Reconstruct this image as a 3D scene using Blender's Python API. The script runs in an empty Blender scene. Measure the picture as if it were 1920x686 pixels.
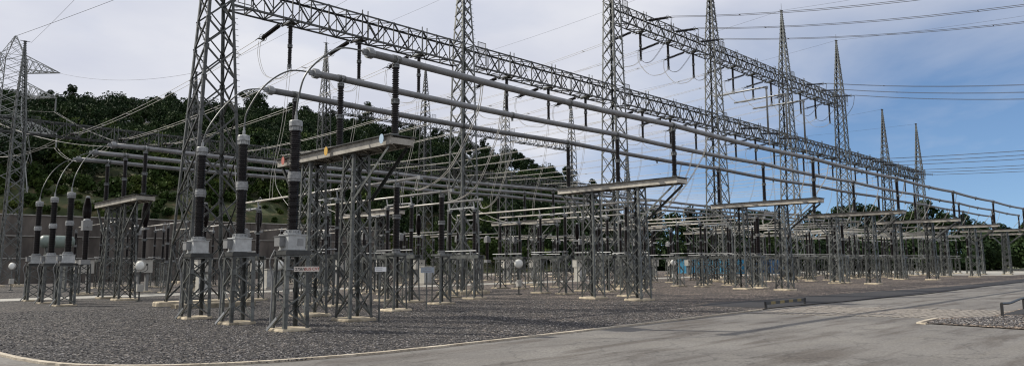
import bpy, math, random
from mathutils import Vector, Matrix
from math import sin, cos, pi, radians, sqrt
random.seed(7)
scn = bpy.context.scene
COL = scn.collection
V = Vector
ORD = ['first', 'second', 'third', 'fourth', 'fifth', 'sixth', 'seventh', 'eighth', 'ninth', 'tenth', 'eleventh', 'twelfth']

# ------------------------------------------------------------------ materials
def mat(name, base=(.5, .5, .5), rough=.6, metal=0.0, var=0.0, scale=4.0, spec=None, coat=0):
    m = bpy.data.materials.new(name); m.use_nodes = True
    nt = m.node_tree; b = nt.nodes['Principled BSDF']
    b.inputs['Base Color'].default_value = (*base, 1)
    b.inputs['Roughness'].default_value = rough
    b.inputs['Metallic'].default_value = metal
    if spec is not None: b.inputs['Specular IOR Level'].default_value = spec
    if var:
        tc = nt.nodes.new('ShaderNodeTexCoord'); n = nt.nodes.new('ShaderNodeTexNoise')
        n.inputs['Scale'].default_value = scale; n.inputs['Detail'].default_value = 5
        n.inputs['Roughness'].default_value = .65
        oi = nt.nodes.new('ShaderNodeObjectInfo')
        add = nt.nodes.new('ShaderNodeVectorMath'); add.operation = 'ADD'
        mul = nt.nodes.new('ShaderNodeVectorMath'); mul.operation = 'SCALE'
        cmb = nt.nodes.new('ShaderNodeCombineXYZ')
        for i in range(3): nt.links.new(oi.outputs['Random'], cmb.inputs[i])
        nt.links.new(cmb.outputs[0], mul.inputs[0]); mul.inputs['Scale'].default_value = 37.0
        nt.links.new(tc.outputs['Object'], add.inputs[0]); nt.links.new(mul.outputs[0], add.inputs[1])
        nt.links.new(add.outputs[0], n.inputs['Vector'])
        r = nt.nodes.new('ShaderNodeValToRGB')
        r.color_ramp.elements[0].position = .3; r.color_ramp.elements[1].position = .72
        r.color_ramp.elements[0].color = (*[c * (1 - var) for c in base], 1)
        r.color_ramp.elements[1].color = (*[min(1, c * (1 + var)) for c in base], 1)
        mr = nt.nodes.new('ShaderNodeMapRange'); mr.inputs['To Min'].default_value = 1 - var * .75; mr.inputs['To Max'].default_value = 1 + var * .75
        nt.links.new(oi.outputs['Random'], mr.inputs['Value'])
        mm = nt.nodes.new('ShaderNodeMix'); mm.data_type = 'RGBA'; mm.blend_type = 'MULTIPLY'; mm.inputs[0].default_value = 1
        nt.links.new(n.outputs['Fac'], r.inputs['Fac']); nt.links.new(r.outputs['Color'], mm.inputs[6]); nt.links.new(mr.outputs[0], mm.inputs[7])
        nt.links.new(mm.outputs[2], b.inputs['Base Color'])
    return m

STEEL = mat('galvanised_steel', (.098, .105, .101), .42, .3, .6, 3.0)
STEEL_OLD = mat('weathered_steel', (.055, .058, .057), .5, .3, .45, 2.0)
ALU = mat('aluminium_tube', (.22, .23, .235), .45, .3, .25, 1.5)
TUBE = mat('bus_tube_metal', (.185, .19, .195), .45, .3, .3, 1.2)
BRIGHT = mat('bright_tube', (.37, .355, .32), .4, .12, .25, 1.5)
PORC = mat('brown_porcelain', (.009, .006, .006), .28, 0, .3, 6)
FLANGE = mat('painted_flange', (.27, .28, .28), .5, .1, .35, 9)
FLANGE_D = mat('galvanised_flange', (.16, .17, .17), .45, .3, .25, 9)
BOXW = mat('painted_box', (.42, .435, .43), .5, 0, .22, 5)
KIOSK = mat('kiosk_paint', (.42, .41, .37), .55, 0, .12, 3)
CABGREY = mat('cabinet_grey', (.20, .205, .205), .5, 0, .15, 3)
CONC = mat('footing_concrete', (.36, .31, .225), .9, 0, .5, 2.6)
CONC_G = mat('grey_concrete', (.33, .32, .29), .9, 0, .3, 1.0)
PLATF = mat('platform_channel', (.37, .35, .305), .55, .05, .35, 2.2)
WIRE = mat('conductor', (.40, .39, .36), .6, .05)
WIRE_D = mat('dark_wire', (.07, .07, .07), .7, 0)
GLASS = mat('lamp_glass', (.72, .73, .68), .25, 0, .08, 4)
BLACK = mat('black_paint', (.02, .02, .02), .5)
YELL = mat('yellow_paint', (.24, .18, .05), .5, 0, .25, 8)
M_RED = mat('red_marker', (.42, .13, .10), .5); M_YEL = mat('yellow_marker', (.55, .33, .05), .5); M_BLU = mat('blue_marker', (.36, .48, .60), .5)
PLATE = mat('sign_plate', (.55, .50, .44), .5, 0, .12, 10); PLATEW = mat('white_plate', (.82, .83, .82), .4)
PLATEG = mat('grey_plate', (.35, .40, .45), .5)
INK = mat('ink', (.03, .03, .03), .6); INKR = mat('ink_red', (.35, .04, .03), .6)
INKG = mat('ink_grey', (.30, .31, .33), .6)
CONT_B = mat('container_blue', (.05, .25, .40), .5, 0, .25, .8); CONT_D = mat('container_dark_blue', (.02, .07, .16), .5, 0, .2, .8)
BARK = mat('bark', (.10, .085, .06), .9, 0, .3, 2)
BLUEBAND = mat('blue_tape', (.03, .14, .30), .5)

def leafmat(name, a, b, c):
    m = bpy.data.materials.new(name); m.use_nodes = True; nt = m.node_tree; bs = nt.nodes['Principled BSDF']
    g = nt.nodes.new('ShaderNodeNewGeometry'); n = nt.nodes.new('ShaderNodeTexNoise'); n.inputs['Scale'].default_value = .15
    n.inputs['Detail'].default_value = 4; n.inputs['Roughness'].default_value = .75
    nt.links.new(g.outputs['Position'], n.inputs['Vector'])
    r = nt.nodes.new('ShaderNodeValToRGB'); e = r.color_ramp.elements
    e[0].position = .32; e[0].color = (*a, 1); e[1].position = .70; e[1].color = (*c, 1)
    k = e.new(.5); k.color = (*b, 1)
    nt.links.new(n.outputs['Fac'], r.inputs['Fac']); nt.links.new(r.outputs['Color'], bs.inputs['Base Color'])
    bs.inputs['Roughness'].default_value = .7
    bs.inputs['Specular IOR Level'].default_value = .05
    return m
LEAF = leafmat('forest_leaves', (.011, .021, .012), (.021, .038, .016), (.046, .070, .022))
LEAF2 = leafmat('bank_leaves', (.018, .034, .012), (.040, .066, .018), (.10, .125, .03))

def posnode(nt):
    g = nt.nodes.new('ShaderNodeNewGeometry'); return g.outputs['Position']
def gravel_mat(name, tint):
    m = bpy.data.materials.new(name); m.use_nodes = True; nt = m.node_tree; bs = nt.nodes['Principled BSDF']; L = nt.links.new
    pos = posnode(nt)
    v = nt.nodes.new('ShaderNodeTexVoronoi'); v.inputs['Scale'].default_value = 14.0
    v2 = nt.nodes.new('ShaderNodeTexVoronoi'); v2.inputs['Scale'].default_value = 9.0
    L(pos, v.inputs['Vector']); L(pos, v2.inputs['Vector'])
    sep = nt.nodes.new('ShaderNodeSeparateColor'); L(v.outputs['Color'], sep.inputs[0])
    r = nt.nodes.new('ShaderNodeValToRGB'); e = r.color_ramp.elements
    e[0].position = 0; e[0].color = (.022, .021, .021, 1); e[1].position = 1; e[1].color = (.52, .49, .45, 1)
    k = e.new(.55); k.color = (.075, .071, .067, 1); k = e.new(.85); k.color = (.19, .178, .165, 1)
    L(sep.outputs[0], r.inputs['Fac'])
    # dark gaps between stones
    dr = nt.nodes.new('ShaderNodeMapRange'); dr.inputs['From Min'].default_value = .25; dr.inputs['From Max'].default_value = .75
    dr.inputs['To Min'].default_value = 1.0; dr.inputs['To Max'].default_value = .12
    L(v.outputs['Distance'], dr.inputs['Value'])
    mx = nt.nodes.new('ShaderNodeMix'); mx.data_type = 'RGBA'; mx.blend_type = 'MULTIPLY'; mx.inputs[0].default_value = 1
    L(r.outputs['Color'], mx.inputs[6]); L(dr.outputs[0], mx.inputs[7])
    # large patches
    n = nt.nodes.new('ShaderNodeTexNoise'); n.inputs['Scale'].default_value = .35; n.inputs['Detail'].default_value = 6; L(pos, n.inputs['Vector'])
    r2 = nt.nodes.new('ShaderNodeValToRGB'); f = r2.color_ramp.elements
    f[0].position = .32; f[0].color = (.80 * tint[0], .80 * tint[1], .82 * tint[2], 1); f[1].position = .7; f[1].color = (1.25 * tint[0], 1.2 * tint[1], 1.15 * tint[2], 1)
    L(n.outputs['Fac'], r2.inputs['Fac'])
    mx2 = nt.nodes.new('ShaderNodeMix'); mx2.data_type = 'RGBA'; mx2.blend_type = 'MULTIPLY'; mx2.inputs[0].default_value = 1
    L(mx.outputs[2], mx2.inputs[6]); L(r2.outputs['Color'], mx2.inputs[7])
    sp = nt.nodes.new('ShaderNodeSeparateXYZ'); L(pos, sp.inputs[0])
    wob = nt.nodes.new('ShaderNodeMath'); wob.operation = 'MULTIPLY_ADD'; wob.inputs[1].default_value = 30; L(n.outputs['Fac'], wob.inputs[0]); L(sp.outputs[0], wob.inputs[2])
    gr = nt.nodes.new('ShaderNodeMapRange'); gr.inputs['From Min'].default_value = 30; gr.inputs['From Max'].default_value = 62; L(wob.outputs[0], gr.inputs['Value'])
    tint2 = nt.nodes.new('ShaderNodeMix'); tint2.data_type = 'RGBA'; tint2.inputs[6].default_value = (1.04, 1, .97, 1); tint2.inputs[7].default_value = (2.7, 2.4, 2.15, 1); L(gr.outputs[0], tint2.inputs[0])  # browner stones at far +X, with their sunlit brightness put into the colour too
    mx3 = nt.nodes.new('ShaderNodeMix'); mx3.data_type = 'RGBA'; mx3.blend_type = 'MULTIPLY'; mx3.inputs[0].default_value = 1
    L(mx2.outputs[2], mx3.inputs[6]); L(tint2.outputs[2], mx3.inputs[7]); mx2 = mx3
    L(mx2.outputs[2], bs.inputs['Base Color']); bs.inputs['Roughness'].default_value = .85
    sub = nt.nodes.new('ShaderNodeMath'); sub.operation = 'MULTIPLY_ADD'; sub.inputs[1].default_value = -1; sub.inputs[2].default_value = 1
    L(v.outputs['Distance'], sub.inputs[0])
    a = nt.nodes.new('ShaderNodeMath'); a.operation = 'ADD'; L(sub.outputs[0], a.inputs[0]); L(sep.outputs[1], a.inputs[1])
    bp = nt.nodes.new('ShaderNodeBump'); bp.inputs['Strength'].default_value = 1; bp.inputs['Distance'].default_value = .05
    L(a.outputs[0], bp.inputs['Height']); L(bp.outputs[0], bs.inputs['Normal'])
    return m
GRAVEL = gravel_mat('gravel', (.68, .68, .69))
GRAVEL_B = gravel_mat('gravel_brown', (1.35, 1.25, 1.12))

def road_mat(name, c0, c1, stain=True, bump=.006, sc=1.0):
    m = bpy.data.materials.new(name); m.use_nodes = True; nt = m.node_tree; bs = nt.nodes['Principled BSDF']; L = nt.links.new
    pos = posnode(nt)
    n = nt.nodes.new('ShaderNodeTexNoise'); n.inputs['Scale'].default_value = .28 * sc; n.inputs['Detail'].default_value = 9; n.inputs['Roughness'].default_value = .62; L(pos, n.inputs['Vector'])
    r = nt.nodes.new('ShaderNodeValToRGB'); e = r.color_ramp.elements; e[0].position = .33; e[0].color = (*c0, 1); e[1].position = .66; e[1].color = (*c1, 1)
    L(n.outputs['Fac'], r.inputs['Fac'])
    s = nt.nodes.new('ShaderNodeTexNoise'); s.inputs['Scale'].default_value = 14; s.inputs['Detail'].default_value = 8; s.inputs['Roughness'].default_value = .8; L(pos, s.inputs['Vector'])
    sr = nt.nodes.new('ShaderNodeMapRange'); sr.inputs['From Min'].default_value = .35; sr.inputs['From Max'].default_value = .65; sr.inputs['To Min'].default_value = .56; sr.inputs['To Max'].default_value = 1.34
    L(s.outputs['Fac'], sr.inputs['Value'])
    mx = nt.nodes.new('ShaderNodeMix'); mx.data_type = 'RGBA'; mx.blend_type = 'MULTIPLY'; mx.inputs[0].default_value = 1
    L(r.outputs['Color'], mx.inputs[6]); L(sr.outputs[0], mx.inputs[7])
    out = mx.outputs[2]
    if stain:   # long tyre-worn smears and silt stains running along the road
        mp = nt.nodes.new('ShaderNodeMapping'); mp.inputs['Scale'].default_value = (.13, .8, 1); mp.inputs['Rotation'].default_value = (0, 0, radians(9)); L(pos, mp.inputs['Vector'])
        k = nt.nodes.new('ShaderNodeTexNoise'); k.inputs['Scale'].default_value = 1.3; k.inputs['Detail'].default_value = 7; k.inputs['Roughness'].default_value = .6; L(mp.outputs[0], k.inputs['Vector'])
        kr = nt.nodes.new('ShaderNodeValToRGB'); q = kr.color_ramp.elements; q[0].position = .38; q[0].color = (.55, .50, .46, 1); q[1].position = .50; q[1].color = (1, 1, 1, 1)
        z = q.new(.72); z.color = (1.12, 1.1, 1.04, 1)
        L(k.outputs['Fac'], kr.inputs['Fac'])
        m2 = nt.nodes.new('ShaderNodeMix'); m2.data_type = 'RGBA'; m2.blend_type = 'MULTIPLY'; m2.inputs[0].default_value = .9
        L(out, m2.inputs[6]); L(kr.outputs['Color'], m2.inputs[7]); out = m2.outputs[2]
        # fine cracks
        cv = nt.nodes.new('ShaderNodeTexVoronoi'); cv.feature = 'DISTANCE_TO_EDGE'; cv.inputs['Scale'].default_value = .45
        dn = nt.nodes.new('ShaderNodeTexNoise'); dn.inputs['Scale'].default_value = 1.6; dn.inputs['Detail'].default_value = 5; L(pos, dn.inputs['Vector'])
        ad = nt.nodes.new('ShaderNodeVectorMath'); ad.operation = 'ADD'; L(pos, ad.inputs[0]); L(dn.outputs['Color'], ad.inputs[1]); L(ad.outputs[0], cv.inputs['Vector'])
        cr = nt.nodes.new('ShaderNodeMapRange'); cr.inputs['From Min'].default_value = .0; cr.inputs['From Max'].default_value = .02; cr.inputs['To Min'].default_value = .55; cr.inputs['To Max'].default_value = 1
        L(cv.outputs['Distance'], cr.inputs['Value'])
        m3 = nt.nodes.new('ShaderNodeMix'); m3.data_type = 'RGBA'; m3.blend_type = 'MULTIPLY'; m3.inputs[0].default_value = .8
        L(out, m3.inputs[6]); L(cr.outputs[0], m3.inputs[7]); out = m3.outputs[2]
    L(out, bs.inputs['Base Color']); bs.inputs['Roughness'].default_value = .88
    bp = nt.nodes.new('ShaderNodeBump'); bp.inputs['Strength'].default_value = .7; bp.inputs['Distance'].default_value = bump
    L(s.outputs['Fac'], bp.inputs['Height']); L(bp.outputs[0], bs.inputs['Normal'])
    return m
ROAD = road_mat('road_surface', (.118, .111, .103), (.178, .170, .156))
KERB = road_mat('kerb_concrete', (.34, .29, .22), (.50, .45, .36), False, sc=6)
STONE = road_mat('stone_band', (.17, .155, .135), (.30, .27, .235), False, .03, sc=8)
BITUMEN = road_mat('bitumen', (.012, .012, .014), (.022, .022, .025), False)
PATHM = road_mat('path_concrete', (.28, .27, .24), (.38, .37, .33), False)
def hillmat():
    m = bpy.data.materials.new('hill_grass'); m.use_nodes = True; nt = m.node_tree; bs = nt.nodes['Principled BSDF']; L = nt.links.new
    pos = posnode(nt); n = nt.nodes.new('ShaderNodeTexNoise'); n.inputs['Scale'].default_value = .45; n.inputs['Detail'].default_value = 10; n.inputs['Roughness'].default_value = .7; L(pos, n.inputs['Vector'])
    r = nt.nodes.new('ShaderNodeValToRGB'); e = r.color_ramp.elements; e[0].position = .35; e[0].color = (.025, .038, .012, 1); e[1].position = .64; e[1].color = (.15, .115, .06, 1)
    k = e.new(.52); k.color = (.05, .062, .018, 1)
    L(n.outputs['Fac'], r.inputs['Fac']); L(r.outputs['Color'], bs.inputs['Base Color']); bs.inputs['Roughness'].default_value = .95
    return m
HILL = hillmat()
def wallmat():
    m = bpy.data.materials.new('stained_wall'); m.use_nodes = True; nt = m.node_tree; bs = nt.nodes['Principled BSDF']; L = nt.links.new
    pos = posnode(nt); mp = nt.nodes.new('ShaderNodeMapping'); mp.inputs['Scale'].default_value = (.35, .35, .12); L(pos, mp.inputs['Vector'])
    n = nt.nodes.new('ShaderNodeTexNoise'); n.inputs['Scale'].default_value = 2; n.inputs['Detail'].default_value = 8; L(mp.outputs[0], n.inputs['Vector'])
    r = nt.nodes.new('ShaderNodeValToRGB'); e = r.color_ramp.elements; e[0].position = .35; e[0].color = (.06, .052, .045, 1); e[1].position = .7; e[1].color = (.16, .14, .12, 1)
    L(n.outputs['Fac'], r.inputs['Fac']); L(r.outputs['Color'], bs.inputs['Base Color']); bs.inputs['Roughness'].default_value = .9
    return m
WALL = wallmat()

# ------------------------------------------------------------------ mesh builder
class MB:
    def __init__(s): s.v = []; s.f = []
    def add(s, vs, fs):
        n = len(s.v); s.v += [tuple(p) for p in vs]; s.f += [tuple(i + n for i in q) for q in fs]
    def box(s, c, d):
        x, y, z = c; a, b, e = d[0] / 2, d[1] / 2, d[2] / 2
        s.add([(x + i * a, y + j * b, z + k * e) for i in (-1, 1) for j in (-1, 1) for k in (-1, 1)],
              [(0, 1, 3, 2), (4, 6, 7, 5), (0, 4, 5, 1), (2, 3, 7, 6), (0, 2, 6, 4), (1, 5, 7, 3)])
    def L(s, a, b, u, w, sz, t=None):
        """angle iron from a to b; flanges run along u and w"""
        a = V(a); b = V(b); u = V(u); w = V(w); d = (b - a).normalized()
        u = (u - d * u.dot(d)).normalized(); w = w - d * w.dot(d); w = (w - u * w.dot(u)).normalized()
        t = t or sz * .14
        pr = [(0, 0), (sz, 0), (sz, t), (t, t), (t, sz), (0, sz)]
        vs = [p + u * i + w * j for p in (a, b) for i, j in pr]
        s.add(vs, [(i, (i + 1) % 6, (i + 1) % 6 + 6, i + 6) for i in range(6)])
    def bar(s, a, b, w, h=None, up=(0, 0, 1)):
        a = V(a); b = V(b); h = h or w; d = (b - a).normalized(); up = V(up)
        if abs(d.dot(up)) > .98: up = V((1, 0, 0))
        r = d.cross(up).normalized() * w / 2; q = r.cross(d).normalized() * h / 2
        vs = [p + i for p in (a, b) for i in (-r - q, r - q, r + q, -r + q)]
        s.add(vs, [(0, 1, 5, 4), (1, 2, 6, 5), (2, 3, 7, 6), (3, 0, 4, 7), (3, 2, 1, 0), (4, 5, 6, 7)])
    def tube(s, pts, r, n=6, cap=True):
        pts = [V(p) for p in pts]; m = len(pts); vs = []
        prev = None
        for i, p in enumerate(pts):
            d = (pts[min(i + 1, m - 1)] - pts[max(i - 1, 0)]).normalized()
            if prev is None:
                prev = d.orthogonal().normalized()
            a = (prev - d * prev.dot(d)).normalized(); prev = a; b = d.cross(a)
            rr = r[i] if isinstance(r, (list, tuple)) else r
            vs += [p + a * cos(2 * pi * k / n) * rr + b * sin(2 * pi * k / n) * rr for k in range(n)]
        fs = [(i * n + k, i * n + (k + 1) % n, (i + 1) * n + (k + 1) % n, (i + 1) * n + k) for i in range(m - 1) for k in range(n)]
        if cap: fs += [tuple(range(n))[::-1], tuple((m - 1) * n + k for k in range(n))]
        s.add(vs, fs)
    def lathe(s, prof, n=16, o=(0, 0, 0), ax=(0, 0, 1)):
        ax = V(ax).normalized(); a = ax.orthogonal().normalized(); b = ax.cross(a); o = V(o)
        vs = [o + ax * z + a * cos(2 * pi * k / n) * r + b * sin(2 * pi * k / n) * r for r, z in prof for k in range(n)]
        m = len(prof)
        fs = [(i * n + k, i * n + (k + 1) % n, (i + 1) * n + (k + 1) % n, (i + 1) * n + k) for i in range(m - 1) for k in range(n)]
        fs += [tuple(range(n))[::-1], tuple((m - 1) * n + k for k in range(n))]
        s.add(vs, fs)
    def torus(s, c, R, r, ax=(1, 0, 0), n=16, k=5):
        ax = V(ax).normalized(); a = ax.orthogonal().normalized(); b = ax.cross(a); c = V(c); vs = []
        for i in range(n):
            t = 2 * pi * i / n; dr = a * cos(t) + b * sin(t)
            for j in range(k):
                q = 2 * pi * j / k; vs.append(c + dr * (R + r * cos(q)) + ax * r * sin(q))
        s.add(vs, [(i * k + j, i * k + (j + 1) % k, ((i + 1) % n) * k + (j + 1) % k, ((i + 1) % n) * k + j) for i in range(n) for j in range(k)])
    def build(s, name, m, parent=None, smooth=False, loc=None):
        me = bpy.data.meshes.new(name); me.from_pydata(s.v, [], s.f); me.materials.append(m)
        if smooth: me.polygons.foreach_set('use_smooth', [True] * len(me.polygons))
        me.update(); o = bpy.data.objects.new(name, me); COL.objects.link(o)
        if parent: o.parent = parent
        if loc: o.location = loc
        return o
KIDS = {}
def tag(o, label=None, cat=None, group=None, kind=None):
    if label: o['label'] = label
    if cat: o['category'] = cat
    if group: o['group'] = group
    if kind: o['kind'] = kind
    return o
def empty(name, loc=(0, 0, 0), rz=0):
    o = bpy.data.objects.new(name, None); COL.objects.link(o); o.location = loc; o.rotation_euler[2] = rz; o.empty_display_size = .2
    return o
def copy_tree(o, parent=None):
    c = o.copy(); COL.objects.link(c)
    if parent: c.parent = parent
    if o.name not in KIDS: KIDS[o.name] = [k.name for k in o.children] if o.type == 'EMPTY' or o.name.startswith(('platform', 'drive_cabinet')) else []
    kids = KIDS[o.name]
    for k in kids: copy_tree(bpy.data.objects[k], c)
    return c
PROTO = {}
def place(key, maker, loc, label, cat, group, rz=0, scale=None):
    if key not in PROTO: o = maker(); PROTO[key] = o
    else: o = copy_tree(PROTO[key])
    o.location = loc; o.rotation_euler[2] = rz
    o.scale = scale or (1, 1, 1)
    tag(o, label, cat, group); return o

# ------------------------------------------------------------------ lattice
def lattice_parts(z0, z1, w0, w1, leg=.1, br=.06, ratio=1.0, d0=None, d1=None, xb=True, horiz_every=0, gusset=0, cx0=0, cy0=0, cx1=0, cy1=0):
    """returns (four leg builders, bracing builder)"""
    d0 = d0 or w0; d1 = d1 or w1
    S = [(-1, -1), (1, -1), (1, 1), (-1, 1)]
    def P(z, i):
        t = (z - z0) / (z1 - z0); w = w0 + (w1 - w0) * t; d = d0 + (d1 - d0) * t
        return V((cx0 + (cx1 - cx0) * t + S[i][0] * w / 2, cy0 + (cy1 - cy0) * t + S[i][1] * d / 2, z))
    legs = []
    for i in range(4):
        m = MB(); m.L(P(z0, i), P(z1, i), (-S[i][0], 0, 0), (0, -S[i][1], 0), leg); legs.append(m)
    zs = [z0]
    while zs[-1] < z1 - 1e-3:
        t = (zs[-1] - z0) / (z1 - z0); w = w0 + (w1 - w0) * t
        zs.append(zs[-1] + max(.25, w * ratio))
    n = max(1, len(zs) - 1); k = (z1 - z0) / (zs[-1] - z0); zs = [z0 + (z - z0) * k for z in zs]
    m = MB()
    for f in range(4):
        i, j = f, (f + 1) % 4
        nrm = V((S[i][0] + S[j][0], S[i][1] + S[j][1], 0)).normalized()
        for a in range(n):
            za, zb = zs[a], zs[a + 1]
            if xb:
                m.L(P(za, i) + nrm * .004, P(zb, j) + nrm * .004, (0, 0, 1), -nrm, br)
                m.L(P(za, j) - nrm * .02, P(zb, i) - nrm * .02, (0, 0, 1), -nrm, br)
            else:
                p, q = (i, j) if (a + f) % 2 else (j, i)
                m.L(P(za, p), P(zb, q), (0, 0, 1), -nrm, br)
            if horiz_every and a % horiz_every == 0 and a:
                m.L(P(za, i), P(za, j), (0, 0, 1), -nrm, br)
        m.L(P(z1, i), P(z1, j), (0, 0, -1), -nrm, br)
        if gusset:
            tang = V((-nrm.y, nrm.x, 0))
            for a in range(1, n):
                for q, sg in ((i, 1), (j, -1)):
                    p = P(zs[a], q); t_ = (P(zs[a], j) - P(zs[a], i)).normalized() * sg
                    c = p + t_ * gusset * .5 + nrm * .008
                    m.bar(c - t_ * gusset * .5, c + t_ * gusset * .5, gusset * 1.1 if abs(nrm.z) > .9 else .008, gusset * 1.1)
    return legs, m
def add_lattice(parent, mt, split=True, **kw):
    legs, br = lattice_parts(**kw)
    if split:
        for l in legs: l.build('leg', mt, parent)
        return br.build('bracing', mt, parent)
    for l in legs: br.v, br.f = merge(br, l)
    return br.build('lattice_frame', mt, parent)
def merge(a, b):
    n = len(a.v); return a.v + b.v, a.f + [tuple(i + n for i in q) for q in b.f]

def slab(cx, cy, w, d, h=.14, z=0, bev=.05):
    """cast footing: irregular, bevelled top edge"""
    m = MB(); rnd = random.Random(cx * 31 + cy * 17 + w)
    N = 7; pts = []
    for (ax, ay, bx, by) in ((-1, -1, 1, -1), (1, -1, 1, 1), (1, 1, -1, 1), (-1, 1, -1, -1)):
        for k in range(N):
            t = k / N; j = rnd.uniform(-.035, .035)
            x = (ax + (bx - ax) * t) * w / 2; y = (ay + (by - ay) * t) * d / 2
            L = sqrt((2 * x / w) ** 2 + (2 * y / d) ** 2)
            cr = .94 if k == 0 else 1
            pts.append(((x) * cr * (1 + j), (y) * cr * (1 + j)))
    n = len(pts); vs = [(cx + x, cy + y, z - .1) for x, y in pts] + [(cx + x, cy + y, z + h - bev) for x, y in pts] + \
        [(cx + x * (1 - bev / w), cy + y * (1 - bev / d), z + h) for x, y in pts]
    m.add(vs, [(i, (i + 1) % n, (i + 1) % n + n, i + n) for i in range(n)] + [(i + n, (i + 1) % n + n, (i + 1) % n + 2 * n, i + 2 * n) for i in range(n)] + [tuple(2 * n + i for i in range(n))])
    return m

# ------------------------------------------------------------------ insulators
def shed_prof(z0, z1, core, R, pitch=.055):
    n = max(3, int((z1 - z0) / pitch)); p = (z1 - z0) / n; out = [(core * .9, z0)]
    for i in range(n):
        z = z0 + i * p
        rr = R if i % 2 == 0 else R * .9
        out += [(core, z + p * .1), (rr, z + p * .38), (rr, z + p * .52), (core, z + p * .9)]
    out.append((core * .9, z1)); return out
def unit(name, z0, z1, parent, core=.095, R=.145, n=14, pitch=.068):
    m = MB(); m.lathe(shed_prof(z0, z1, core, R, pitch), n); return m.build(name, PORC, parent)
def flange(name, z0, z1, r, parent, mt=FLANGE_D, bolts=True):
    m = MB(); h = z1 - z0
    m.lathe([(r, z0), (r, z0 + h * .2), (r * .74, z0 + h * .24), (r * .74, z0 + h * .76), (r, z0 + h * .8), (r, z1)], 14)
    if bolts:
        for k in range(8): a = k * pi / 4; m.box((r * .87 * cos(a), r * .87 * sin(a), z0 + h / 2), (.025, .025, h * .9))
    return m.build(name, mt, parent)
def post_insulator(H=2.7, top=True):
    def mk():
        o = empty('post_insulator')
        flange('base_flange', 0, .12, .15, o)
        unit('lower_unit', .12, H * .47 - .04, o, .10, .15)
        flange('middle_flange', H * .47 - .04, H * .47 + .12, .16, o)
        unit('upper_unit', H * .47 + .12, H - .14, o, .088, .135)
        flange('top_flange', H - .14, H - .02, .14, o)
        if top:
            m = MB(); m.torus((0, 0, H + .16), .155, .03, (1, 0, 0)); m.box((0, 0, H + .0), (.12, .18, .06))
            m.box((0, .17, H + .2), (.12, .05, .1)); m.box((0, -.17, H + .2), (.12, .05, .1))
            m.build('tube_clamp', ALU, o)
        return o
    return mk
def hang_insulator():
    o = empty('hanging_insulator')     # origin at top
    flange('top_flange', -.14, 0, .13, o)
    unit('upper_unit', -1.26, -.14, o, .09, .135)
    flange('middle_flange', -1.42, -1.26, .15, o)
    unit('lower_unit', -2.45, -1.42, o, .082, .125)
    flange('bottom_flange', -2.6, -2.45, .125, o)
    m = MB(); m.box((0, 0, -2.66), (.08, .3, .05)); m.torus((0, 0, -2.66), .14, .016, (0, 1, 0)); m.build('conductor_clamp', ALU, o)
    return o
def strain_insulator():
    """string lies along +Y from the origin, drooping a little"""
    o = empty('strain_insulator'); dr = .12
    pf = [(.03, 0)]; n = 15; L = 2.1; p = L / n
    for i in range(n):
        y = .25 + i * p; pf += [(.035, y), (.05, y + p * .15), (.135, y + p * .3), (.13, y + p * .42), (.045, y + p * .6), (.035, y + p * .95)]
    pf.append((.03, .25 + L))
    m = MB(); m.lathe(pf, 12, (0, 0, 0), (0, 1, -dr)); m.build('disc_string', PORC, o)
    e = V((0, 1, -dr)).normalized()
    m = MB(); m.torus(e * 2.3, .22, .018, e, 16); m.bar(e * 2.3 + V((-.22, 0, 0)), e * 2.3 + V((.22, 0, 0)), .03); m.build('corona_ring', ALU, o)
    m = MB(); m.box(e * 2.55, (.42, .18, .04)); m.bar(e * 2.3, e * 2.5, .04); m.bar(e * 2.55 + V((-.2, 0, 0)), e * 2.95 + V((-.2, 0, 0)), .035); m.bar(e * 2.55 + V((.2, 0, 0)), e * 2.95 + V((.2, 0, 0)), .035)
    m.build('yoke_plate', STEEL, o)
    m = MB(); m.bar((0, -.1, .05), (0, .3, -.02), .07); m.build('shackle', STEEL, o)
    return o
STR_END = V((0, 1, -.12)).normalized() * 2.95

# ------------------------------------------------------------------ wires
def sagged(a, b, sag, n=24):
    a = V(a); b = V(b)
    return [a.lerp(b, i / n) - V((0, 0, 4 * sag * (i / n) * (1 - i / n))) for i in range(n + 1)]
def twin(name, pts, label, cat, group, gap=.4, r=.02, mt=WIRE, spacers=True, axis=None):
    base = V(pts[0]); o = empty(name, base)
    d = (V(pts[-1]) - base); d.z = 0
    s = V(axis) if axis else (V((-d.y, d.x, 0)).normalized() if d.length > .3 else V((1, 0, 0)))
    for k in (-1, 1):
        m = MB(); m.tube([V(p) - base + s * k * gap / 2 for p in pts], r, 5, False); m.build('wire', mt, o)
    if spacers:
        m = MB(); N = len(pts)
        for i in range(2, N - 1, 5):
            p = V(pts[i]) - base; m.bar(p - s * gap / 2, p + s * gap / 2, .035, .05)
        if m.v: m.build('spacer', mt, o)
    tag(o, label, cat, group); return o
def single(name, pts, label, cat, group, r=.02, mt=WIRE):
    base = V(pts[0]); m = MB(); m.tube([V(p) - base for p in pts], r, 6, False)
    o = m.build(name, mt, None, True, base); tag(o, label, cat, group); return o
def spline(P, n=8):
    P = [V(p) for p in P]; P = [P[0] * 2 - P[1]] + P + [P[-1] * 2 - P[-2]]; out = []
    for i in range(1, len(P) - 2):
        for k in range(n):
            t = k / n; a, b, c, d = P[i - 1:i + 3]
            out.append(.5 * ((2 * b) + (c - a) * t + (2 * a - 5 * b + 4 * c - d) * t * t + (3 * b - a - 3 * c + d) * t ** 3))
    out.append(P[-2]); return out

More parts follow.
